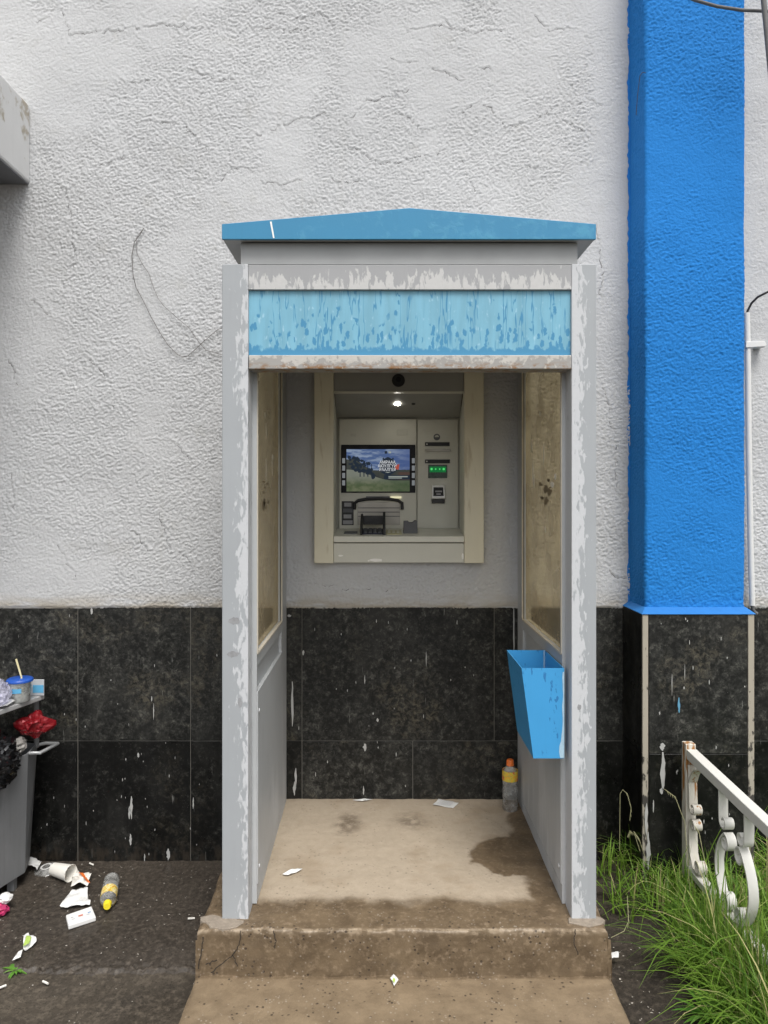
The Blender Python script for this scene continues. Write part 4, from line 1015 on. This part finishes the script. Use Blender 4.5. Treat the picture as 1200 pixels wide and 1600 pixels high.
crinkle('foil_wrapper', (-1.572, 3.35, .705), (.062, .06, .060), M['red'], 4, .16, 'shiny red foil wrapper sticking out of the grey bin', 'wrapper', 4)
crumple('snack_wrapper', (-1.625, 3.31, .63), (.035, .05, .035), plain('grey wrapper', (.30, .29, .27), .4), None, 6, 3, .4, 2.0, cat='wrapper', label='crumpled grey wrapper on the rim of the grey bin')
crumple('plastic_bag', (-1.655, 3.19, .90), (.062, .06, .062), M['lilac'], None, 9, 4, .22, 2.6, cat='plastic bag', label='crumpled clear lilac plastic on the bin tray beside the cup')
def sheet(name, pts, mat, parent=None, thick=.0006, seed=0, amp=.006, sub=10, smooth=True, label=None, cat=None, group=None, fr=18):
    """bilinear 4-corner sheet with folds"""
    a, b, c, d = [Vector(p) for p in pts]; V = []
    for j in range(sub + 1):
        for i in range(sub + 1):
            u, v = i / sub, j / sub; p = a * (1 - u) * (1 - v) + b * u * (1 - v) + c * u * v + d * (1 - u) * v
            q = mnoise.noise(p * fr + Vector((seed, seed * 2.3, 0))) + .6 * abs(mnoise.noise(p * fr * 2 + Vector((seed, 0, 3))))
            p = p + Vector((q * amp * .4, q * amp * .3, amp * (q + .35))); V.append(p)
    mb = MB(); mb.add(V, [(j * (sub + 1) + i, j * (sub + 1) + i + 1, (j + 1) * (sub + 1) + i + 1, (j + 1) * (sub + 1) + i) for j in range(sub) for i in range(sub)])
    o = mb.build(name, mat, parent, smooth=50, solid=thick)
    if label: tag(o, label, cat, group)
    return o
# cup with blue lid and straw on the tray
zc = LZ + .023
cup = thing('drink_cup', 'clear plastic cup with blue lid and cream straw on the bin tray', 'cup', (-1.605, 3.29, zc))
c0 = (-1.605, 3.29, zc)
mb = MB(); mb.lathe([(.001, .0), (.040, .0), (.043, .004), (.049, .085), (.054, .088), (.054, .094), (.052, .094), (.047, .084), (.041, .006), (.001, .004)], c0, 28); mb.build('cup_wall', M['cupclear'], cup, smooth=40)
mb = MB(); mb.lathe([(.001, .005), (.0405, .007), (.0425, .03), (.001, .03)], c0, 24); mb.build('drink', M['liquid'], cup, smooth=40)
mb = MB(); mb.lathe([(.056, .089), (.0565, .095), (.054, .100), (.048, .103), (.001, .104), (.001, .101), (.046, .100), (.052, .097), (.053, .090), (.056, .089)], c0, 28); mb.build('cup_lid', M['bluelid'], cup, smooth=40)
mb = MB(); mb.tube([(c0[0] + .02, c0[1] - .01, c0[2] + .01), (c0[0] + .012, c0[1] - .01, c0[2] + .11), (c0[0] - .012, c0[1] - .01, c0[2] + .19)], .0042, 8); mb.build('straw', M['straw'], cup, smooth=60)
mb = MB()
for k in range(7):
    a0 = R(-120 + k * 9); a1 = R(-120 + (k + 1) * 9); mb.add([(c0[0] + .0485 * math.cos(a), c0[1] + .0485 * math.sin(a), c0[2] + z) for a, z in ((a0, .045), (a1, .045), (a1, .065), (a0, .065))], [(0, 1, 2, 3)])
mb.build('cup_label', M['sky'], cup)
mb = MB(); mb.box(-1.60, -1.535, 3.372, 3.378, zc + .002, zc + .075); cdb = mb.build('carton', plain('pale carton', (.50, .52, .55), .5), None, bevel=.001)
tag(cdb, 'small pale blue carton behind the cup on the bin tray', 'carton')
mb = MB(); mb.box(-1.585, -1.536, 3.3705, 3.3715, zc + .015, zc + .05); mb.build('carton_print', M['sky'], cdb)
sheet('napkin', [(-1.70, 3.12, zc + .004), (-1.61, 3.16, zc + .004), (-1.60, 3.24, zc + .01), (-1.69, 3.22, zc + .006)], M['paper'], seed=3, amp=.012, label='folded white napkin under the cup on the bin tray', cat='napkin')
crumple('pink_wrapper', (-1.60, 3.08, .022), (.05, .04, .025), M['pink'], None, 12, 3, .3, 2, cat='wrapper', label='crushed pink wrapper underneath the grey bin')
crumple('white_scrap', (-1.585, 3.12, .05), (.03, .03, .02), M['paper'], None, 13, 3, .3, 2, cat='scrap', label='pale scrap above the pink wrapper under the grey bin')

# ------------------------------------------------------------------ litter on the left pavement
def gp_(px, py, z=.004):
    d = (CAMZ - z) * FPX / (py - 772); return Vector(((px - 592) * d / FPX, d, z))
def gsheet(name, corners, mat, z=.004, **kw):
    return sheet(name, [tuple(gp_(a, b, z)) for a, b in corners], mat, **kw)
gsheet('plastic_scrap', [(42, 1358), (58, 1361), (66, 1346), (45, 1344)], M['paper'], z=.02, seed=2, amp=.02, label='crumpled white plastic scrap against the base of the grey bin', cat='scrap')
p = gp_(73, 1359); ld = thing('cup_lid', 'flattened clear plastic lid lying between the bin and the paper cup', 'lid', tuple(p), local=True)
mb = MB(); mb.lathe([(.001, .014), (.030, .015), (.036, .010), (.046, .008), (.056, .002), (.058, 0), (.054, 0)], n=26); mb.build('lid_shell', M['lid'], ld, smooth=40)
mb = MB(); mb.lathe([(.018, .0165), (.026, .0165)], n=20); mb.build('lid_ring', M['silver'], ld)
ld.rotation_euler = (.1, -.08, 0)
# paper cup on its side
p = gp_(97, 1372); pc = thing('paper_cup', 'white paper cup lying on its side on the pavement', 'cup', (p.x, p.y, .036), local=True)
mb = MB(); mb.lathe([(.001, -.05), (.026, -.05), (.027, -.052), (.036, .048), (.0385, .05), (.037, .052), (.035, .048), (.0255, -.045), (.001, -.045)], n=26); mb.build('cup_wall', M['paperwarm'], pc, smooth=40)
mb = MB(); n_ = 6
for k in range(n_):
    a0, a1 = R(-10 + k * 9), R(-10 + (k + 1) * 9); mb.add([(.0338 * math.cos(a) , .0338 * math.sin(a), z) for a, z in ((a0, -.012), (a1, -.012))] + [(.0362 * math.cos(a), .0362 * math.sin(a), z) for a, z in ((a1, .022), (a0, .022))], [(0, 1, 2, 3)])
mb.build('print_mark', M['paperblue'], pc)
pc.rotation_euler = (R(90), R(8), R(-112 + 180))
gsheet('food_wrapper', [(110, 1390), (137, 1388), (141, 1372), (116, 1362)], M['paperwarm'], z=.012, seed=5, amp=.03, label='cream food wrapper with orange edge beside the paper cup', cat='wrapper', sub=14)
fw = bpy.data.objects['food_wrapper']
sheet('orange_edge', [tuple(gp_(123, 1362, .028)), tuple(gp_(130, 1364, .03)), tuple(gp_(141, 1380, .03)), tuple(gp_(135, 1378, .034))], M['orange'], fw, seed=5, amp=.006)
gsheet('paper_napkin', [(92, 1420), (140, 1417), (136, 1392), (112, 1393)], M['paper'], z=.006, seed=8, amp=.016, label='crumpled white paper napkin below the orange edged wrapper', cat='napkin', sub=14)
# flattened white pack
P4 = [gp_(107, 1454, .0), gp_(150, 1440, .0), gp_(143, 1423, .0), gp_(103, 1437, .0)]
mb = MB(); mb.hull8([tuple(q + Vector((0, 0, .002))) for q in P4] + [tuple(q + Vector((0, 0, .020))) for q in P4]); pk = mb.build('cigarette_pack', M['paper'], None, bevel=.003)
tag(pk, 'small white printed pack lying by the yellow capped bottle', 'pack')
mb = MB()
cpk = sum(P4, Vector()) / 4; ux_ = (P4[1] - P4[0]).normalized(); uy_ = (P4[3] - P4[0]).normalized()
for (a, b, w, h, mi) in ((0, 0, .018, .012, 0), (-.033, .006, .01, .005, 1), (.035, .004, .011, .006, 2), (.028, -.010, .014, .003, 1), (-.03, -.010, .012, .003, 1)):
    q = cpk + ux_ * a + uy_ * b + Vector((0, 0, .0212)); mb.add([tuple(q + ux_ * sx * w / 2 + uy_ * sy * h / 2 + Vector((0, 0, 0))) for sx, sy in ((-1, -1), (1, -1), (1, 1), (-1, 1))], [(0, 1, 2, 3)], mi)
mb.build('pack_print', [plain('salmon print', (.60, .22, .16), .7), M['ink'], M['paperblue']], pk)

def bottle(name, label, loc, H, r, capmat, liquid, prints):
    t = thing(name, label, 'bottle', loc, local=True)
    mb = MB()
    prof = [(.001, .004), (r * .6, .002), (r * .92, .0), (r, .008), (r, H * .16), (r * .93, H * .19), (r * .93, H * .23), (r, H * .26), (r, H * .45), (r * .9, H * .48), (r * .9, H * .5), (r, H * .53), (r, H * .74), (r * .8, H * .82), (r * .42, H * .885), (r * .40, H * .90)]
    mb.lathe(prof, n=28); mb.build('bottle_wall', M['clear'], t, smooth=50)
    if liquid:
        mb = MB(); mb.lathe([(.001, .005), (r * .9, .006), (r * .95, .02), (r * .95, liquid), (.001, liquid)], n=24); mb.build('drink_left', M['liquid'], t, smooth=40)
    mb = MB(); mb.lathe([(.001, H), (r * .40, H), (r * .46, H * .985), (r * .47, H * .915), (r * .50, H * .905), (r * .50, H * .89), (r * .40, H * .89)], n=24); mb.build('bottle_cap', capmat, t, smooth=30)
    mb = MB(); z0, z1 = prints[0] * H, prints[1] * H
    mb.lathe([(r * 1.015, z0), (r * 1.015, z1)], n=28); mb.build('bottle_label', prints[2], t, smooth=60)
    return t
def m_label(name, cols, sc_=40):
    n = NT(name); p = n.pos(obj=True); c = n.ramp(n.noise(p, sc_, 3, .5, .8), [(.36, cols[0]), (.46, cols[1]), (.54, cols[2]), (.64, cols[3])]); n.bsdf(c, .35); return n.mat
juice = m_label('fruit label', ((.75, .22, .03), (.80, .52, .04), (.60, .55, .10), (.70, .10, .06)))
zl = .27 + (3.45 - 2.56) * .0275
bottle('juice_bottle', 'standing clear bottle with orange cap in the booth corner', ((797 - 592) * 3.43 / FPX, 3.43, zl - .001), .232, .036, M['orange'], .03, (.60, .80, juice))
soft = m_label('drink label', ((.80, .50, .05), (.85, .80, .55), (.80, .68, .10), (.70, .30, .03)), 60)
b2 = bottle('drink_bottle', 'empty clear bottle with yellow cap lying on the pavement', (0, 0, 0), .225, .034, M['yellow'], 0, (.46, .74, soft))
q0 = gp_(166, 1424, .034); q1 = gp_(174, 1378, .034)
dirv = (q0 - q1).normalized(); b2.location = q1 - dirv * .02 + Vector((0, 0, .001)); b2.rotation_euler = dirv.to_track_quat('Z', 'Y').to_euler()

# candy wrappers with lime print, and a weed in the crack
gsheet('candy_wrapper', [(37, 1487), (56, 1476), (45, 1460), (33, 1468)], M['paper'], z=.008, seed=15, amp=.022, label='upper lime and white sweet wrapper on the left pavement', cat='wrapper', group='lime and white wrappers')
sheet('wrapper_print', [tuple(gp_(36, 1479, .026)), tuple(gp_(46, 1474, .028)), tuple(gp_(49, 1465, .028)), tuple(gp_(41, 1463, .026))], M['green'], bpy.data.objects['candy_wrapper'], seed=15, amp=.006)
gsheet('candy_wrapper', [(18, 1505), (31, 1500), (35, 1486), (29, 1488)], M['paper'], z=.008, seed=18, amp=.012, label='lower lime and white sweet wrapper at the pavement crack', cat='wrapper', group='lime and white wrappers')
st4 = [(609, 1531), (616, 1541), (623, 1531), (615, 1522)]
def sp4(a, b, z=.118): d = (CAMZ - z) * FPX / (b - 772); return ((a - 592) * d / FPX, d, z)
stw = sheet('paper_wrapper', [sp4(*q) for q in st4], M['paper'], seed=21, amp=.006, label='small white and lime wrapper on the lower step', cat='wrapper')
sheet('wrapper_print', [tuple(Vector(sp4(a, b, .1245))) for a, b in ((613, 1533), (616, 1536), (618, 1531), (615, 1528))], M['green'], stw, seed=21, amp=.002)
def leafplant(name, label, c, n, L, w, seed, mat, cat='weed', up=.5):
    r = random.Random(seed); mb = MB()
    for k in range(n):
        a = r.random() * 6.283; l = L * r.uniform(.5, 1); el = r.uniform(.15, 1.2) * up + .15; ww = w * r.uniform(.7, 1.2)
        d = Vector((math.cos(a) * math.cos(el), math.sin(a) * math.cos(el), math.sin(el))); s = Vector((-math.sin(a), math.cos(a), 0)); P = []
        for i in range(6):
            t = i / 5; q = Vector(c) + d * l * t + Vector((0, 0, -l * .35 * t * t)); wd = ww * math.sin(math.pi * min(1, .12 + t * .86)); P += [q - s * wd + Vector((0, 0, wd * .3)), q + s * wd + Vector((0, 0, wd * .3))]
        mb.add(P, [(2 * i, 2 * i + 1, 2 * i + 3, 2 * i + 2) for i in range(5)])
    o = mb.build(name, mat, None, smooth=80); tag(o, label, cat); return o
leafplant('crack_weed', 'tiny green weed sprouting from the pavement crack', tuple(gp_(24, 1517, -.01)), 16, .06, .006, 2, M['weed'])

# cigarette butts
def butt(px, py, rz, z, where):
    mb = MB(); p = gp_(px, py, z); c, s = math.cos(rz), math.sin(rz)
    mb.tube([(p.x - .014 * c, p.y - .014 * s, p.z), (p.x + .014 * c, p.y + .014 * s, p.z)], .004, 8)
    tag(mb.build('cigarette_butt', M['paperwarm'], None, smooth=50), 'white cigarette butt ' + where, 'cigarette butt', 'cigarette butts left of the steps')
for a in ((143, 1350, -.6, .008, 'near the foot of the granite wall'), (299, 1435, .1, .008, 'beside the left edge of the concrete steps'), (71, 1535, -.5, -.002, 'in front of the pavement crack below the weed'), (3, 1542, +.7, -.002, 'at the lower left edge of the picture')): butt(*a)
# pale crumbs on pavement, steps and soil: uncountable
mb = MB(); r = random.Random(11)
def crumb(x, y, z, s):
    a = r.random() * 3.14; c, n_ = math.cos(a) * s, math.sin(a) * s; h = s * .5; k = r.uniform(.35, .9)
    mb.add([(x - c, y - n_, z), (x + n_ * k, y - c * k, z), (x + c, y + n_, z), (x - n_ * k, y + c * k, z), (x, y, z + h)], [(0, 1, 4), (1, 2, 4), (2, 3, 4), (3, 0, 4)])
for _ in range(190): crumb(r.uniform(-1.7, -.66), r.uniform(2.78, 3.5), .003, r.uniform(.0015, .0045))
for _ in range(50): crumb(r.uniform(-1.5, -.66), r.uniform(2.2, 2.7), -.0125, r.uniform(.0015, .004))
for _ in range(120): crumb(r.uniform(.83, 1.1), r.uniform(2.2, 3.2), -.005, r.uniform(.0015, .0055))
for _ in range(30): crumb(r.uniform(-.55, .75), r.uniform(2.55, 2.75), .273, r.uniform(.001, .003))
for _ in range(25): crumb(r.uniform(-.6, .76), r.uniform(2.2, 2.5), .114, r.uniform(.001, .003))
tag(mb.build('litter_crumbs', plain('pale crumbs', (.36, .335, .29), .9, var=.3)), 'pale crumbs and grit scattered on pavement and steps', 'crumbs', kind='stuff')
# receipts inside the booth
def lz(y): return .2715 + (y - 2.56) * .0275
def bp(a, b):
    d = 3.0
    for _ in range(8): d = (CAMZ - lz(d)) * FPX / (b - 772)
    return Vector(((a - 592) * d / FPX, d, lz(d) + .0025))
def bsheet(nm, cs, label, **kw): return sheet(nm, [tuple(bp(a, b)) for a, b in cs], M['paper'], label=label, cat='receipt', **kw)
rc = bsheet('receipt', [(676, 1259), (708, 1264), (717, 1255), (685, 1250)], 'square white receipt at the back of the booth floor', seed=31, amp=.005)
mb = MB()
for k in range(6):
    a = bp(682 + k * 1.2, 1259 - k * 1.3); b = bp(704 + k * 1.2, 1262 - k * 1.3); 
    mb.add([(a.x, a.y, a.z + .0068), (b.x, b.y, b.z + .0068), (b.x, b.y + .003, b.z + .0068), (a.x, a.y + .003, a.z + .0068)], [(0, 1, 2, 3)])
mb.build('receipt_print', M['ink'], rc)
bsheet('receipt', [(551, 1252), (566, 1254), (582, 1251), (566, 1251)], 'curled white receipt against the granite at the booth back', seed=33, amp=.008)
bsheet('receipt', [(441, 1368), (450, 1370), (472, 1361), (466, 1358)], 'torn white receipt strip near the left booth wall', seed=36, amp=.010)
# wet scrap by the right post
sheet('paper_scrap', [(.855, 2.75, .02), (.90, 2.76, .02), (.905, 2.80, .02), (.86, 2.80, .02)], M['paper'], seed=40, amp=.02, label='crushed white paper scrap beside the right booth post', cat='scrap')

# ------------------------------------------------------------------ conduit, cables, dangling wire
cp = thing('conduit_pipe', 'thin white conduit pipe running down the wall beside the blue pilaster', 'pipe', (wx(1168), WALL - .03, 1.3))
dpp = WALL - .055
def pp(a, b, d): return ((a - 592) * d / FPX, d, CAMZ - (b - 772) * d / FPX)
mb = MB(); mb.tube([pp(1167, 489, dpp), pp(1168.5, 560, dpp), pp(1170, 700, dpp), pp(1173, 860, dpp), pp(1175.5, 946, dpp)], .0135, 12, cap=True); mb.build('pipe_body', M['pipe'], cp, smooth=50)
mb = MB(); a_ = pp(1163, 535, dpp); b_ = pp(1188, 545, WALL - .014)
mb.prism([(a_[0], a_[2]), (b_[0] - .01, a_[2] + .004), (b_[0], a_[2] - .012), (b_[0] - .006, b_[2]), (a_[0], b_[2] - .006)], 'y', WALL - .073, WALL - .062); 
mb.box(b_[0] - .035, b_[0], WALL - .0615, WALL - .008, b_[2], a_[2]); mb.build('pipe_clip', M['pipe'], cp, bevel=.002)
mb = MB(); mb.tube([pp(1175.5, 944, dpp), pp(1176.5, 952, dpp), pp(1179, 957, dpp), pp(1183, 959, dpp)], .009, 8); mb.build('pipe_end', M['cable2'], cp, smooth=50)
mb = MB(); mb.tube([pp(1166, 495, dpp), pp(1168, 486, dpp), pp(1174, 474, dpp - .01), pp(1184, 464, dpp - .03), pp(1200, 456, dpp - .05), pp(1240, 447, dpp - .06)], .0055, 8)
tag(mb.build('black_wire', M['cable'], None, smooth=60), 'short black wire curving out of the top of the white conduit', 'wire')
mb = MB(); mb.tube([pp(1010, -60, 3.15), pp(1060, -12, 3.15), pp(1085, 0, 3.15), pp(1120, 10, 3.15), pp(1160, 16, 3.15), pp(1200, 17.5, 3.15), pp(1300, 18, 3.15)], .007, 8)
tag(mb.build('sagging_cable', M['cable2'], None, smooth=60), 'thin grey cable sagging across the top of the blue pilaster', 'cable')
mb = MB(); mb.tube([pp(1188, -60, 3.1), pp(1193, 0, 3.1), pp(1199, 60, 3.1), pp(1212, 200, 3.1)], .011, 8)
tag(mb.build('hanging_cable', M['cable2'], None, smooth=60), 'thick dark cable hanging at the top right corner', 'cable')
wd = WALL - .022
mb = MB(); mb.tube([pp(a, b, wd) for a, b in ((225, 356), (218, 368), (210, 378), (206, 400), (208, 430), (213, 450), (224, 470), (236, 495), (250, 520), (262, 538), (276, 553), (285, 558), (294, 556), (305, 546), (320, 532), (340, 515), (352, 511))], .0016, 6)
mb.tube([pp(a, b, wd) for a, b in ((225, 356), (213, 372), (213, 394), (222, 412), (233, 428), (240, 450), (247, 466), (256, 478), (275, 495), (295, 512), (312, 536), (322, 547), (335, 551), (352, 555))], .0012, 6)
tag(mb.build('dangling_wire', plain('old wire', (.13, .12, .11), .7), None, smooth=60), 'thin dark wire looping down the white wall left of the booth', 'wire')
mb = MB(); mb.tube([pp(a, b, PY - .02) for a, b in ((994, 180), (996, 150), (1000, 118), (1004, 113), (1009, 114))], .0015, 5)
tag(mb.build('wire_stub', M['cable'], None, smooth=60), 'short wire stub stuck to the blue pilaster corner', 'wire')

# ------------------------------------------------------------------ white ornamental railing
FX = 1.345
rail = thing('iron_railing', 'low white scrolled iron railing standing in the grass', 'railing', (FX, 2.6, 0))
mb = MB(); mb.box(FX - .022, FX + .022, 3.172, 3.216, -.03, .685); mb.build('post', M['postpaint'], rail, bevel=.003)
mb = MB(); mb.hull8([(FX - .020, 1.3, .530), (FX + .024, 1.3, .530), (FX + .024, 3.171, .622), (FX - .020, 3.171, .622), (FX - .020, 1.3, .572), (FX + .024, 1.3, .572), (FX + .024, 3.171, .664), (FX - .020, 3.171, .664)]); mb.build('top_rail', M['whitepaint'], rail, bevel=.003)
mb = MB(); mb.box(FX - .020, FX + .022, 1.3, 3.171, .135, .163); mb.build('bottom_rail', M['whitepaint'], rail, bevel=.003)
mb = MB(); mb.box(FX - .02, FX + .02, 1.26, 1.30, -.03, .59); mb.build('post', M['whitepaint'], rail, bevel=.003)
def scroll_bar(path, w=.036, t=.006):
    """flat bar in the y-z plane, width along x"""
    P = [Vector((0, a, b)) for a, b in path]; mb = MB(); vs = []
    for i, p in enumerate(P):
        tg = (P[min(i + 1, len(P) - 1)] - P[max(i - 1, 0)]).normalized(); nrm = Vector((0, -tg.z, tg.y))
        for (sx, sn) in ((-1, -1), (1, -1), (1, 1), (-1, 1)): vs.append((FX + sx * w / 2, p.y + nrm.y * sn * t / 2, p.z + nrm.z * sn * t / 2))
    fs = []
    for i in range(len(P) - 1):
        for k in range(4): k2 = (k + 1) % 4; fs.append((i * 4 + k, i * 4 + k2, (i + 1) * 4 + k2, (i + 1) * 4 + k))
    fs += [(3, 2, 1, 0), tuple(len(vs) - 4 + k for k in range(4))]
    mb.add(vs, fs); return mb
def curl(cy, cz, r, a0, turns, sgn, n=22):
    out = []
    for i in range(n):
        t = i / (n - 1); a = a0 + sgn * turns * 2 * math.pi * t; rr = r * (1 - .72 * t); out.append((cy + rr * math.cos(a), cz + rr * math.sin(a)))
    return out
def Cscroll(y0, z0, z1, bulge, s, rc):
    """bar bulging to s*bulge, curling inwards (toward -s) at both ends"""
    top_c = curl(y0 - s * 0, z1 - rc, rc, math.pi / 2, 1.15, s if s > 0 else s, 20)
    top_c = [(y0 + (p[0] - y0) * 1, p[1]) for p in top_c]
    body = []
    for i in range(19):
        t = i / 18; z = z1 + (z0 - z1) * t; body.append((y0 + s * bulge * math.sin(math.pi * t) ** .8, z))
    bot = curl(y0, z0 + rc, rc, -math.pi / 2, 1.15, -s, 20)
    tc = curl(y0, z1 - rc, rc, math.pi / 2, 1.15, s, 20)
    return list(reversed(tc)) + body[1:-1] + bot
motifs = []
def motif(yc):
    zr_ = lambda y: .530 + (y - 1.3) * .0492
    zt2 = zr_(yc)
    for s in (-1, 1):
        # upper hook from the top rail, then big belly bar with curls
        yy0 = yc + s * .055
        hook = [(yy0 + s * .045, zt2 + .004), (yy0 + s * .046, zt2 - .06), (yy0 + s * .044, zt2 - .10)] + curl(yy0 + s * .012, zt2 - .105, .032, 0 if s > 0 else math.pi, .95, -s, 18)
        scroll_bar(hook).build('scroll', M['whitepaint'], rail, smooth=50)
        scroll_bar(Cscroll(yc + s * .058, .168, zt2 - .145, .075, s, .036)).build('scroll', M['whitepaint'], rail, smooth=50)
for yc in (2.775, 2.33, 1.89, 1.50): motif(yc)
yp = 3.165
scroll_bar([(yp - .004, .60), (yp - .010, .52), (yp - .016, .44)] + curl(yp - .045, .43, .030, 0, 1.0, -1, 18)).build('scroll', M['postpaint'], rail, smooth=50)
scroll_bar(list(reversed(curl(yp - .045, .355, .030, 0, 1.0, 1, 18))) + [(yp - .014, .30), (yp - .02, .23), (yp - .05, .18)] + curl(yp - .085, .205, .03, -math.pi / 2, 1.0, -1, 18)).build('scroll', M['postpaint'], rail, smooth=50)
scroll_bar([(yp - .075, .605), (yp - .05, .59), (yp - .03, .565), (yp - .012, .53)]).build('brace', M['postpaint'], rail, smooth=50)

# ------------------------------------------------------------------ grass
r = random.Random(23)
mb = MB(); VS = []; FS = []
def blade(x, y, z, h, az_, lean, w, curve=1.0, n=6):
    d = Vector((math.cos(az_), math.sin(az_), 0)); s = Vector((-d.y, d.x, 0)); b0 = len(VS)
    for i in range(n):
        t = i / (n - 1); hor = h * lean * (t ** 1.6) ; ver = h * (t - .55 * curve * lean * t * t * t)
        q = Vector((x, y, z)) + d * hor + Vector((0, 0, ver)); wd = w * (1 - t ** 2.2) * .5 + .0002
        VS.append(tuple(q - s * wd)); VS.append(tuple(q + s * wd))
    for i in range(n - 1): FS.append((b0 + 2 * i, b0 + 2 * i + 1, b0 + 2 * i + 3, b0 + 2 * i + 2))
tufts = []
for _ in range(1050):
    x, y = r.uniform(.98, 3.0), r.uniform(1.4, 3.48)
    # density: thick near and right, ragged towards the soil path
    lim = 1.10 + .10 * mnoise.noise(Vector((y * 3, 1, 0))) + (.04 if y < 2.6 else 0) - (.10 if y > 3.05 else 0)
    if x < lim + .25 * r.random() ** 2: continue
    tufts.append((x, y))
for (px, py) in ((975, 1330), (1000, 1335), (1030, 1338), (1050, 1350), (985, 1350), (1010, 1365), (1040, 1375), (1065, 1380), (1075, 1400), (1095, 1420), (1060, 1420), (1025, 1385), (1090, 1450), (1110, 1480), (1085, 1500), (1110, 1530), (1120, 1560), (1100, 1590), (965, 1340), (1140, 1420), (1160, 1450)):
    q = gp_(px, py, 0); tufts += [(q.x, q.y), (q.x + .02, q.y + .02)]
for _ in range(150): tufts.append((r.uniform(1.14, 1.36), r.uniform(2.1, 2.78)))
for (x, y) in tufts:
    near = x > 1.2
    nb = r.randint(10, 20) if near else r.randint(8, 15)
    for _ in range(nb):
        h = r.uniform(.08, .30) * (1.15 if near and y < 2.95 else .85)
        if r.random() < .05: h *= 1.5
        blade(x + r.gauss(0, .025), y + r.gauss(0, .025), -.01 + .02 * (x > 1.15), h, r.random() * 6.283 if r.random() < .72 else math.pi + r.gauss(0, .9), r.uniform(.05, 1.2) ** 1.3, r.uniform(.0028, .0085), r.uniform(.6, 1.3))
ms = MB(); ms.v = VS; ms.f = FS; ms.m = [0] * len(FS)
me = bpy.data.meshes.new('grass'); me.from_pydata(VS, [], FS); me.materials.append(M['grass']); me.polygons.foreach_set('use_smooth', [True] * len(FS))
tag(link('grass', me), 'unkempt green grass growing round the white railing', 'grass', kind='stuff')
# long seeded stems
mb = MB()
for (pts) in ([(968, 1330, 3.3), (969, 1240, 3.3), (973, 1234, 3.3), (980, 1240, 3.29), (986, 1262, 3.27), (984, 1282, 3.27)], [(1000, 1330, 3.2), (992, 1305, 3.2), (984, 1298, 3.2), (980, 1308, 3.2)], [(1010, 1345, 3.15), (998, 1310, 3.15), (990, 1299, 3.15)],
              [(1080, 1420, 2.95), (1070, 1285, 2.97), (1055, 1245, 3.0), (1038, 1233, 3.0)], [(1170, 1400, 2.8), (1172, 1320, 2.8), (1178, 1312, 2.8), (1186, 1330, 2.8)], [(955, 1465, 2.8), (975, 1455, 2.8), (982, 1440, 2.82), (980, 1400, 2.85)],
              [(1110, 1400, 2.8), (1100, 1340, 2.8), (1092, 1300, 2.82), (1085, 1290, 2.83)]):
    mb.tube([pp(*q) for q in pts], .0014, 5)
    for k in range(6):
        t = .55 + .07 * k; i = min(len(pts) - 2, int(t * (len(pts) - 1))); f = t * (len(pts) - 1) - i
        a = Vector(pp(*pts[i])); b = Vector(pp(*pts[i + 1])); q = a.lerp(b, f); mb.tube([q, q + Vector((.004, 0, -.014))], [.0022, .0006], 5)
tag(mb.build('dry_stems', M['hay'], None, smooth=70), 'thin dry seed stems bending in front of the granite', 'stems', kind='stuff')
for k, (px, py, lab) in enumerate(((1105, 1590, 'low leafy weed at the front edge of the grass by the soil'), (1165, 1475, 'leafy weed among the tall grass beside the railing scroll'), (1075, 1440, 'small weed where the grass meets the bare soil'), (1180, 1520, 'feathery weed clump in the grass under the railing'), (1150, 1580, 'broad leaved green weed at the bottom right corner'), (1192, 1380, 'small leafy weed behind the nearest railing scroll'))):
    leafplant('leafy_weed', lab, tuple(gp_(px, py, .02)), 46, .15, .011 if k != 0 else .007, 30 + k, M['weed'], up=.9)
